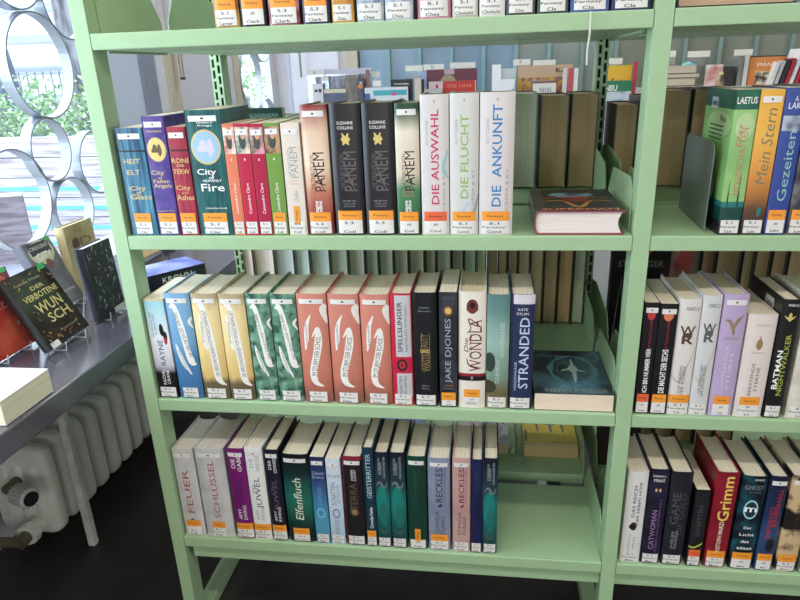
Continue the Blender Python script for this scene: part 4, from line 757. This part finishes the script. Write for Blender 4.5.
# fourth shelf back row : books lying flat, divider
def yel(A):
    A.rect(-1, 1, 0, 1, P((226, 196, 50), .35)); c = P((96, 100, 110), .4)
    for ax in (-.45, .05, .5): A.ribbon([(ax-.05, .95, .03), (ax, .6, .05), (ax+.03, .35, .03)], c)
    A.ribbon([(-.3, .62, .03), (.1, .55, .06), (.4, .65, .03)], c); A.text('Schöne Ideen', .55, .10, .5, .06, c, 0); A.rect(-1, 1, 0, .04, P((214, 190, 170), .4), 4); A.rect(-.93, -.85, .1, .4, c, 2)
book(0, .0345, 0, .19, 'yellow paperback with grey figures lying flat at the back of the bottom shelf', P((224, 196, 60), .35), None, right=yel, D=.138, lab=None, sticker=None, top=False, pages=(206, 176, 124), T=lie(.758, .365, zD+.012, .0337), hard=False)
book(0, .03, 0, .19, 'grey illustrated paperback lying flat behind the end of the bottom row', P((170, 170, 168), .35), None, right=lambda A: (A.rect(-1, 1, 0, 1, P((186, 184, 184), .4)), A.ell(.3, .4, .5, .04, grey), A.ribbon([(-.2, .2, .05), (.4, .7, .1), (.9, .5, .03)], P((110, 108, 108)))), D=.135, lab=None, sticker=None, top=False, pages=(196, 176, 134), T=lie(.585, .372, zD+.012, .0292), hard=False)
m = MB(); m.box((0, 0, 0), (.003, .15, .13), GREEN); m.box((0, -.028, 0), (.016, 0, .0015), GREEN); m.prism([(-.012, 0), (.003, 0), (.003, .06), (0, .06)], .0, .002, GREEN, 'y')
o = m.build('bookend'); o.location = (.738, .375, zD+.0125); tag(o, 'pale green sheet metal bookend between the two flat books at the back', 'bookend')
book(0, .03, 0, .2, 'blue-violet book lying flat behind the pale icy-blue spine at the back', P((84, 100, 196), .35), None, right=lambda A: (A.rect(-1, 1, 0, 1, mottled((70, 90, 190), (120, 140, 220), 10)), A.text('NORTHERN', 0, .3, .8, .09, wht, 0), A.text('ARC', 0, .15, .4, .09, wht, 0)), D=.14, lab=None, sticker=None, top=False, T=lie(.345, .372, zD+.012, .0292), hard=False)
# right bay fourth shelf back : dark illustrated cover
faceout(.9365, zD+.012, .19, .10, .03, .34, 'dark brown face-out book at the back of the right bay bottom shelf', P((60, 48, 46), .35), lambda A: A.ribbon([(-.4, .9, .03), (.0, .8, .06), (.5, .92, .03)], P((150, 140, 136))))
for i in range(5):
    backbook(1.05+i*.05, 1.05+i*.05+.046, zD+.012, .2, 'page edges of a back-row book behind the right bay bottom row, %s from the left' % ('first', 'second', 'third', 'fourth', 'fifth')[i], (60, 56, 48), OLV, group='back row of books in the right bay')
# thin hanging cord from the top shelf
m = MB(); m.tube([(.808, -.004, .0), (.808, -.005, -.03), (.806, -.004, -.055), (.8065, -.0035, -.075)], .0016, P((206, 208, 190), .5), 6)
tag(m.build('cord'), 'thin pale cord hanging over the front edge of the top shelf', 'cord')
# white Y-shaped bracket gap needs nothing: the room shows through
# ============================================================ DISPLAY TABLE ITEMS
TZ = -.6
def display(bx, by, Wd, h, th, lean, yaw, label, mat, art, spine=None, hard=True, roll=0, pages=(244, 242, 238)):
    T = Matrix.Translation((bx, by, TZ+.0045+th*math.sin(lean))) @ Matrix.Rotation(yaw, 4, 'Z') @ Matrix.Rotation(-lean, 4, 'Y') @ Matrix.Rotation(roll, 4, 'X') @ Matrix.Translation((-th/2, 0, 0))
    return book(0, th, 0, h, label, mat, spine, D=Wd, lab=None, sticker=None, top=False, T=T, hard=hard, right=art, pages=pages)
def stand(bx, by, lean, h, label, th=.03):
    s = empty('wire_book_stand', (bx, by, TZ), label, 'book stand')
    m = MB()
    for dy in (.03, .10):
        k_ = -th/math.cos(lean)-.006+(h*0)
        m.tube([(.010, dy, .02), (.008, dy, .0016), (k_, dy, .0016), (k_-h*math.sin(lean), dy, h*math.cos(lean)), (k_-h*math.sin(lean)-.03, dy+(.065-dy)*.3, .0016)], .0014, P((226, 230, 236), .3, .3), 6)
    m.build('wire_frame', s); return s
LF = P((196, 160, 84), .35, .3)
def wunsch(A):
    A.rect(-1, 1, 0, 1, mottled((30, 24, 24), (66, 44, 36), 30, rough=.25, lo=.4, hi=.75)); rnd = random.Random(3)
    for i in range(38):
        a = rnd.choice((-1, 1))*rnd.uniform(.55, .95); b = rnd.uniform(.05, .95)
        if rnd.random() < .5: b = rnd.choice((rnd.uniform(.84, .97), rnd.uniform(.04, .14))); a = rnd.uniform(-.95, .95)
        t = rnd.uniform(0, 6.3); A.ribbon([(a-.05*math.cos(t), b-.025*math.sin(t), .005), (a, b, .03), (a+.05*math.cos(t), b+.025*math.sin(t), .005)], rnd.choice((LF, P((150, 80, 44), .4), P((110, 84, 50), .4))), 2)
    A.text('Susanne Winter', -.1, .87, .6, .04, P((170, 160, 140)), 0)
    g = P((222, 196, 128), .35, .2); A.text('DER', .1, .76, .3, .05, g, 0, bold=.01); A.text('VERBOTENE', .05, .66, .8, .08, g, 0, bold=.015); A.text('WUN', .08, .5, .6, .14, g, 0, bold=.015); A.text('SCH', .2, .34, .5, .13, g, 0, bold=.015)
    A.text('Roman', .2, .15, .4, .03, P((160, 150, 130)), 0); A.rect(-.95, -.55, .0, .075, LBL); A.rect(.62, .95, .93, 1.0, P((60, 170, 90)))
display(-.218, .010, .138, .165, .024, .48, .03, 'black book with gold leaves and lettering leaning on a table stand', P((28, 24, 24), .3), wunsch)
stand(-.218, .010, .48, .10, 'wire stand under the black gold-lettered book', .024)
def crescent(A):
    A.rect(-1, 1, 0, 1, mottled((84, 84, 96), (140, 138, 146), 24, rough=.3, lo=.35, hi=.65)); A.ell(0, .82, .85, .030, P((214, 206, 180))); A.rect(-.72, .72, .80, .97, P((58, 58, 84), .3))
    A.text('CRESCENT', 0, .9, 1.2*.55, .05, P((220, 214, 196)), 0, bold=.01); A.text('CITY', .05, .77, .55, .1, wht, 0, bold=.02); A.ell(.1, .64, .22, .012, P((140, 80, 72))); A.text('WENN DAS DUNKEL', 0, .2, .8, .03, wht, 0); A.rect(.6, .95, .94, 1, P((60, 170, 90)))
display(-.352, .238, .100, .17, .03, .38, 0, 'grey and cream book with a violet title field standing behind the black gold-lettered one', P((90, 90, 100), .3), crescent)
stand(-.352, .225, .38, .11, 'wire stand under the grey and cream book')
display(-.298, -.060, .135, .168, .024, .2, 0, 'bright red book cut off by the left edge on the table', P((190, 44, 40), .3), lambda A: (A.rect(-1, 1, 0, 1, mottled((176, 34, 36), (226, 96, 70), 14, rough=.3, lo=.4, hi=.65)), A.rect(-1, 1, .84, 1, P((120, 34, 38))), A.text('DIE', .3, .7, .3, .05, P((240, 190, 170)), 0), A.text('STADT', .1, .58, .8, .08, P((240, 190, 170)), 0), A.ell(.55, .8, .3, .02, P((206, 90, 70))), A.rect(.6, .95, .94, 1, P((60, 170, 90)))))
stand(-.298, -.06, .2, .11, 'wire stand under the bright red book', .024)
display(-.362, .335, .120, .187, .026, .04, 0, 'tan parchment-coloured book with a brown letter standing near the window', mottled((176, 156, 112), (206, 188, 140), 10), lambda A: (A.rect(-1, 1, 0, 1, mottled((168, 144, 96), (212, 194, 146), 10, rough=.4, lo=.35, hi=.6)), A.text('THE', -.1, .9, .3, .04, P((120, 84, 50)), 0), A.text('D', .3, .74, .4, .12, P((120, 84, 50)), 0), A.ell(-.4, .74, .25, .016, P((92, 60, 40))), A.rect(.2, .9, .02, .1, LBL)), pages=(236, 220, 180))
stand(-.362, .33, .06, .1, 'wire stand under the tan book', .026)
def floral(A):
    A.rect(-1, 1, 0, 1, P((30, 32, 42), .28)); rnd = random.Random(8)
    for i in range(60):
        a = rnd.uniform(-.9, .9); b = rnd.uniform(.06, .96); t = rnd.uniform(0, 6.3); L = rnd.uniform(.06, .2)
        A.ribbon([(a, b, .005), (a+L*.5*math.cos(t), b+L*.3*math.sin(t), rnd.uniform(.02, .05)), (a+L*math.cos(t+.5), b+L*.5*math.sin(t+.5), .005)], rnd.choice((grey, P((100, 110, 126)), P((170, 170, 168)))), 2)
    A.rect(.1, .95, .0, .08, LBL)
display(-.220, .193, .105, .172, .026, .06, .0, 'black book with silver branches standing on a wire stand beside the green post', P((28, 30, 40), .3), floral)
stand(-.220, .185, .06, .1, 'white wire stand under the black silver-branched book', .026)
# behind the post
display(-.372, .665, .15, .12, .028, .55, -.05, 'cream book with a brown letter on a dark stand, seen under the second shelf', P((226, 196, 140), .4), lambda A: (A.rect(-1, 1, 0, 1, mottled((214, 180, 120), (240, 216, 160), 8, lo=.35, hi=.6)), A.text('W', -.1, .45, .5, .4, P((90, 60, 50)), 0, bold=.02)), pages=(246, 240, 226))
m = MB(); m.tube([(-.40, .865, TZ+.0005), (-.40, .865, TZ+.012)], .035, P((40, 42, 50), .3), 24); m.tube([(-.40, .865, TZ+.012), (-.40, .865, TZ+.06)], .012, P((40, 42, 50), .3), 12)
tag(m.build('display_stand_base', None), 'small round dark stand foot on the table behind the cream book', 'stand')
T_ = Matrix.Translation((-.275, .565, TZ+.0215)) @ Matrix.Rotation(-1.05, 4, 'Z') @ Matrix(((0, 1, 0, 0), (0, 0, 1, 0), (1, 0, 0, 0), (0, 0, 0, 1)))
T_ = Matrix.Translation((-.235, .452, TZ+.0215)) @ Matrix.Rotation(.70, 4, 'Z') @ Matrix(((0, 0, 1, 0), (0, -1, 0, 0.0), (1, 0, 0, 0), (0, 0, 0, 1)))
T_ = Matrix.Translation((-.225, .42, TZ+.0215)) @ Matrix.Rotation(.92-math.pi/2+math.pi/2, 4, 'Z') @ Matrix(((0, 0, 1, 0), (0, 1, 0, 0.0), (-1, 0, 0, 0), (0, 0, 0, 1)))
book(0, .041, 0, .17, 'navy-spined book with a shimmering violet-blue cover lying on the table behind the post', P((34, 34, 52), .3), lambda A: A.text('KROHN', 0, .5, .5, .4, wht, bold=.01), left=lambda A: A.rect(-1, 1, 0, 1, mottled((120, 130, 214), (196, 206, 250), 9, rough=.12, lo=.4, hi=.65)), D=.11, lab=None, sticker=None, top=False, T=T_, hard=False, pages=(240, 206, 150))
# big silver-white book lying at the front
T_ = Matrix.Translation((-.285, -.262, TZ+.0235)) @ Matrix(((0, 1, 0, 0), (0, 0, 1, 0), (1, 0, 0, 0), (0, 0, 0, 1)))
book(0, .045, 0, .125, 'thick white book with a shiny silver cover lying on the near end of the table', P((226, 224, 226), .25), None, right=lambda A: (A.rect(-1, 1, 0, 1, mottled((196, 196, 206), (244, 244, 248), 10, rough=.12, lo=.4, hi=.6)),), D=.165, lab=None, sticker=None, top=False, T=T_, pages=(238, 232, 200), hard=False)
# ============================================================ MEDIA RACKS BEYOND
def fx(u): return -.175+(u-310)*.00434
def fz(u, v): return -.052-(v-66)*.00417-(u-350)*.00010
rk = empty('media_rack', (.7, 2.1, FL), 'low grey browser rack for discs standing beyond the shelving unit', 'rack')
RKM = P((206, 206, 204), .45)
def part(root, name, a, b, mat, bev=0):
    m = MB(); L = root.location; m.box((a[0]-L.x, a[1]-L.y, a[2]-L.z), (b[0]-L.x, b[1]-L.y, b[2]-L.z), mat); return m.build(name, root, bev)
part(rk, 'front_panel', (-.22, 1.985, FL), (1.30, 2.0, -.235), RKM); part(rk, 'back_panel', (-.22, 2.5, FL), (1.30, 2.515, -.30), RKM); part(rk, 'tray', (-.205, 2.0, -.42), (1.285, 2.5, -.40), RKM)
part(rk, 'side_panel', (-.22, 2.0, FL), (-.205, 2.5, -.25), RKM); part(rk, 'side_panel', (1.285, 2.0, FL), (1.30, 2.5, -.25), RKM)
r3 = empty('media_rack', (1.75, 2.1, FL), 'low pale display rack beyond the right bay', 'rack')
part(r3, 'front_panel', (1.34, 1.985, FL), (2.4, 2.0, -.185), RKM); part(r3, 'tray', (1.355, 2.0, -.215), (2.385, 2.4, -.195), RKM); part(r3, 'side_panel', (1.34, 2.0, FL), (1.355, 2.4, -.19), RKM); part(r3, 'side_panel', (2.385, 2.0, FL), (2.4, 2.4, -.19), RKM)
def item(name, u0, u1, v0, v1, y, mat, label, cat, th=.014, art=None, group=None, zb=None, yaw=0):
    s = (y+1.106)/3.106     # distance scale relative to the y = 2 plane
    X = lambda u: CAMP[0]+(fx(u)-CAMP[0])*s; Z = lambda u, v: CAMP[2]+(fz(u, v)-CAMP[2])*s
    xa, xb = X(u0), X(u1); za = Z(u0, v1) if zb is None else zb; zt_ = Z((u0+u1)/2, v0)
    m = MB(); m.box((0, 0, 0), (xb-xa, th, zt_-za), mat)
    if art:
        A = Art(m, lambda a, b, e: ((xb-xa)/2+a, -e*4, b), xb-xa, zt_-za); art(A)
    o = m.build(name); o.location = (xa, y, za+.0006); o.rotation_euler = (0, 0, yaw); tag(o, label, cat, group); return o
def acrylic():
    m_, n, l, b = newmat('clear_acrylic'); n.remove(b)
    o = n['Material Output']; t = n.new('ShaderNodeBsdfTransparent'); t.inputs[0].default_value = (.93, .95, .95, 1)
    g = n.new('ShaderNodeBsdfGlossy'); g.inputs['Roughness'].default_value = .15; x = n.new('ShaderNodeMixShader'); x.inputs[0].default_value = .12
    l.new(t.outputs[0], x.inputs[1]); l.new(g.outputs[0], x.inputs[2]); l.new(x.outputs[0], o.inputs[0]); return m_
CLEAR = acrylic()
def divider(u0, u1, v0, v1, y, label, group, zb, mat=None, letter=None):
    s = (y+1.106)/3.106
    X = lambda u: CAMP[0]+(fx(u)-CAMP[0])*s; Z = lambda u, v: CAMP[2]+(fz(u, v)-CAMP[2])*s
    xa, xb = X(u0), X(u1); za = Z(u0, v1); zt_ = Z((u0+u1)/2, v0)
    r = empty('divider_card', ((xa+xb)/2, y, zb+.0006), label, 'divider card', group)
    h = zt_-zb; w2 = (xb-xa)/2; m = MB(); m.box((-w2, 0, 0), (w2, .002, h), CLEAR); m.build('clear_plate', r)
    m = MB(); m.box((-w2, -.0012, za-zb), (w2, -.0002, h), mat or card)
    if letter: A = Art(m, lambda a, b, e: (a, -.0013-e, b), w2*2, h); A.text(letter, -.1, (za-zb+h)/2/h, .14, (h-za+zb)*.6/h, grey, 0, bold=.02)
    m.build('title_strip', r)
TR = -.3994
card = P((232, 230, 220), .45); gcard = 'white divider cards of the disc rack'
MED = 'disc cases in the rack beyond'
item('disc_case', 318, 372, 76, 103, 2.06, mottled((96, 96, 118), (150, 146, 164), 18, (3, 1, 1), .25), 'dull lavender-grey disc case behind the first divider cards', 'disc case', group=MED, zb=TR)
item('disc_case', 350, 364, 75, 103, 2.03, mottled((110, 96, 84), (146, 130, 116), 18), 'brownish disc case right of the lavender-grey one', 'disc case', group=MED, zb=TR)
divider(309, 327, 69, 75.0, 2.12, 'white divider card lettered A, leftmost on the disc rack', gcard, TR, card, 'A')
divider(328, 378, 68.5, 74.5, 2.14, 'long lavender-white divider card beside the card lettered A', gcard, TR, P((206, 202, 222), .4), None)
divider(324, 332, 77, 81.0, 2.045, 'small white card on the front of the lavender-grey case', gcard, TR, card, None)
item('disc_case', 326, 350, 89.5, 103, 2.02, mottled((226, 220, 190), (206, 196, 160), 12), 'cream-coloured disc case near the left end of the rack', 'disc case', .012, lambda A: A.rect(-1, 1, .0, .93, P((84, 90, 116), .4)), MED, TR)
item('disc_case', 314, 325, 84, 103, 2.02, P((226, 226, 230), .4), 'white disc case with black squares at the left end of the rack', 'disc case', .012, lambda A: (A.rect(-.6, 0, .87, .91, blk), A.rect(.2, .7, .86, .92, blk)), MED, TR)
item('disc_case', 362, 369, 79, 103, 2.02, mottled((60, 60, 74), (90, 84, 90), 20), 'dark disc case with an orange figure and white letter Z', 'disc case', .012, lambda A: (A.text('Z', .2, .93, .6, .04, wht, 0, bold=.03), A.ell(0, .885, .8, .01, P((240, 130, 50)))), MED, TR)
item('disc_case', 372, 376, 70, 103, 2.05, P((150, 100, 84), .4), 'slim reddish disc case beside the dark one with the orange figure', 'disc case', .012, None, MED, TR)
divider(378, 387, 72, 78.0, 2.1, 'upper of two small white cards left of the turquoise case', gcard, TR, card, None)
divider(379, 388, 81, 87.0, 2.04, 'lower of two small white cards left of the turquoise case', gcard, TR, card, None)
item('disc_case', 370, 416, 88, 103, 2.0+.004, P((222, 226, 230), .3), 'white and turquoise disc case lying across the rack front', 'disc case', .012, lambda A: (A.rect(-.6, .95, .86, .95, P((64, 180, 190), .3)), A.ell(.35, .88, .15, .007, P((230, 80, 140))), A.rect(-1, -.75, 0, .9, P((40, 100, 170), .3))), MED, TR)
item('disc_case', 398, 421, 80, 103, 2.03, P((40, 40, 46), .3), 'black disc case with a row of white letters', 'disc case', .012, lambda A: A.text('TURNER', 0, .93, .7, .02, wht, 0, bold=.02), MED, TR)
item('disc_case', 423, 430, 79, 103, 2.02, P((216, 200, 180), .4), 'cream disc case standing right of the black lettered one', 'disc case', .012, None, MED, TR)
item('disc_case', 430.5, 433, 80, 103, 2.02, blk, 'thin black disc case beside the cream one', 'disc case', .012, None, MED, TR)
divider(414, 432, 66, 72.0, 2.2, 'plain white divider card left of the card lettered D', gcard, TR, card, None)
divider(433, 454, 65, 71.0, 2.2, 'white divider card lettered D', gcard, TR, card, 'D')
divider(460, 486, 63.5, 69.5, 2.2, 'white divider card right of the card lettered D', gcard, TR, card, None)
item('disc_case', 430, 437, 72, 103, 2.12, P((170, 184, 226), .35), 'pale blue disc case left of the maroon one', 'disc case', .012, None, MED, TR)
item('disc_case', 436, 488, 70, 103, 2.08, P((112, 56, 72), .3), 'wide maroon disc case with a half-round beige picture', 'disc case', .012, lambda A: (A.ell(-.15, .83, .3, .03, P((160, 150, 110))), A.rect(-.3, .1, .93, 1, P((190, 160, 160)))), MED, TR)
item('disc_case', 438, 487, 82, 103, 2.05, P((214, 190, 190), .35), 'red titled disc case in front of the wide maroon one', 'disc case', .012, lambda A: (A.rect(-.4, .95, .80, 1, P((206, 56, 50), .3)), A.text('DIE UNS', .3, .92, .5, .05, P((240, 150, 120)), 0), A.text('I', -.65, .92, .05, .06, red, 0)), MED, TR)
item('disc_case', 432, 452, 90, 103, 2.02, P((190, 186, 182), .35), 'small pale grey disc case below the maroon one', 'disc case', .012, None, MED, TR)
item('tissue_pack', 503, 512, 66, 82, 2.1, P((236, 238, 240), .4), 'crumpled white pack standing upright on the rack', 'pack', .03, None, None, TR)
item('white_box', 503, 526, 81, 103, 2.02, P((248, 248, 250), .4), 'bright white box in the middle of the rack', 'box', .04, None, None, TR)
item('disc_case', 512, 527, 70, 103, 2.12, P((196, 206, 206), .15), 'clear pale case behind the bright white box', 'disc case', .012, None, MED, TR)
divider(524, 541, 61, 67.0, 2.2, 'white divider card above the beige picture book', gcard, TR, card, 'F')
divider(544, 566, 62, 68.0, 2.2, 'white divider card right of the one above the beige picture book', gcard, TR, card, None)
item('disc_case', 529, 583, 67, 103, 2.1, P((206, 170, 136), .35), 'wide beige disc case with dark letters at its right', 'disc case', .012, lambda A: (A.text('KA', .6, .93, .2, .06, INK, 0, bold=.02), A.rect(-1, .8, .6, .84, mottled((220, 170, 60), (120, 80, 110), 30)), A.rect(-.5, .3, .55, .80, P((140, 146, 160)))), MED, TR)
item('sign_card', 543, 569, 83, 103, 2.02, P((150, 84, 64), .4), 'brown-framed sign card with a white lettered field', 'sign', .006, lambda A: (A.rect(-.9, .9, .5, .97, card), A.text('NEUES', .1, .86, .45, .07, INK, 0)), None, TR)
for u, c, l in ((574, (232, 214, 214), 'pale pink slim case right of the sign card'), (580, (214, 80, 100), 'rose slim case beside the slotted post'), (585, (236, 232, 228), 'white slim case beside the slotted post')):
    item('disc_case', u, u+4, 70, 103, 2.04, P(c, .4), l, 'disc case', .012, None, MED, TR)
divider(609, 631, 61, 67.0, 2.2, 'white divider card above the yellow case', gcard, TR, card, None)
item('disc_case', 604, 641, 68, 103, 2.08, P((244, 188, 40), .35), 'yellow disc case with dark red letters right of the slotted post', 'disc case', .012, lambda A: A.text('london', -.1, .78, .7, .1, P((130, 40, 30)), 0, bold=.03), MED, TR)
item('disc_case', 605, 642, 83, 110, 2.03, mottled((120, 150, 190), (206, 214, 220), 14), 'green and blue picture case with white capitals in front of the yellow one', 'disc case', .012, lambda A: (A.rect(-1, 1, .82, 1, P((30, 130, 84), .3)), A.text('ZNEU', -.2, .88, .45, .1, wht, 0, bold=.03)), MED, TR)
item('disc_case', 642.5, 646, 64, 103, 2.05, P((206, 50, 70), .35), 'thin red case right of the yellow case', 'disc case', .012, None, MED, TR)
RT = -.1944
gr3 = 'books on the display rack beyond the right bay'
def flat(u0, u1, z0, th, y, D, cov, label):
    s = (y+1.106)/3.106; X = lambda u: CAMP[0]+(fx(u)-CAMP[0])*s
    xa, xb = X(u0), X(u1)
    r = empty('book', (xa, y, z0+.0006), label, 'book', gr3); m = MB(); m.box((0, 0, 0), (xb-xa, D, .0015), P(cov, .4)); m.box((0, 0, th-.0015), (xb-xa, D, th), P(cov, .4)); m.box((xb-xa-.0015, 0, .0015), (xb-xa, D, th-.0015), P(cov, .4)); m.build('cover', r)
    m = MB(); m.box((0.002, .002, .0016), (xb-xa-.0017, D-.003, th-.0016), page_mat((232, 214, 186))); m.build('page_block', r)
flat(662, 706, RT, .014, 2.02, .16, (44, 50, 90), 'dark blue edged book at the bottom of the flat stack, right bay background')
flat(664, 702, RT+.0155, .030, 2.03, .15, (220, 190, 150), 'thick cream book in the flat stack, second from below')
flat(662, 706, RT+.047, .018, 2.02, .15, (50, 66, 62), 'dark green book in the flat stack, third from below')
flat(660, 702, RT+.0665, .030, 2.02, .15, (214, 186, 160), 'thick beige book on top of the flat stack')
divider(669, 681, 54.5, 60.5, 2.3, 'white divider card beside the right post, above the flat stack', 'white divider cards of the display rack', RT, card, None)
divider(692, 713, 55, 61.0, 2.3, 'white divider card above the turquoise lump', 'white divider cards of the display rack', RT, card, None)
divider(735, 752, 54, 60.0, 2.3, 'white divider card above the grey upright spines', 'white divider cards of the display rack', RT, card, None)
m = MB(); m.tube([(fx(694), 2.1, -.098), (fx(700), 2.1, -.092), (fx(708), 2.1, -.100)], [.006, .012, .006], P((120, 196, 196), .4), 10); m.box((fx(694), 2.09, -.0975-.0005), (fx(708), 2.11, -.0975+.001), P((150, 206, 206), .4))
tag(m.build('rolled_cloth', None, smooth=True), 'small turquoise roll lying on top of the flat stack', 'roll')
item('picture_card', 711, 727, 68, 84, 2.06, mottled((236, 226, 220), (220, 120, 110), 16), 'white card with red print between stack and paper roll', 'card', .006, None, None, RT)
m = MB(); m.tube([(fx(729), 2.04, RT), (fx(729), 2.04, RT+.055)], .014, mottled((90, 70, 50), (230, 206, 150), 20), 14); m.tube([(fx(729), 2.04, RT+.055), (fx(729), 2.04, RT+.066)], .009, P((236, 214, 160), .5), 14)
tag(m.build('paper_roll', None), 'small cream and brown figure-like roll standing on the display rack', 'roll')
for u0, u1, v0, c, l in ((734, 738, 70, (50, 44, 40), 'black slim spine right of the paper roll'), (741, 745, 60, (130, 130, 120), 'grey-green slim spine left of the orange cover'), (746, 750, 59, (220, 214, 204), 'white slim spine left of the orange cover')):
    item('book', u0, u1, v0, 84, 2.03, P(c, .4), l, 'book', .12, None, gr3, RT)
item('book', 751, 783, 60, 84, 2.05, mottled((226, 120, 50), (240, 150, 70), 10), 'orange illustrated book standing face out beyond the right bay', 'book', .01, lambda A: (A.text('MANGA', .15, .72, .7, .12, wht, 0), A.rect(-.6, .6, .08, .5, mottled((70, 54, 50), (230, 206, 180), 40)), A.rect(-1, 1, .96, 1, P((70, 60, 60)))), gr3, RT)
cs = [(236, 236, 232), (200, 198, 196), (44, 40, 44), (190, 30, 50), (240, 238, 236), (206, 40, 70), (150, 26, 40), (232, 130, 150), (240, 220, 220)]
nm = ['white', 'pale grey', 'black', 'crimson', 'tall white', 'bright red', 'dark red', 'pink', 'pale rose']
for i, c in enumerate(cs):
    u = 771+i*4.6
    o = item('book', u, u+3.2, [66, 65, 64, 63, 54, 58, 62, 60, 58][i], 84, 2.01, P(c, .4), '%s slim leaning spine in the background row at the right edge' % nm[i], 'book', .12, None, gr3, RT)
    o.rotation_euler = (0, .22, 0); o.location.z += .0035
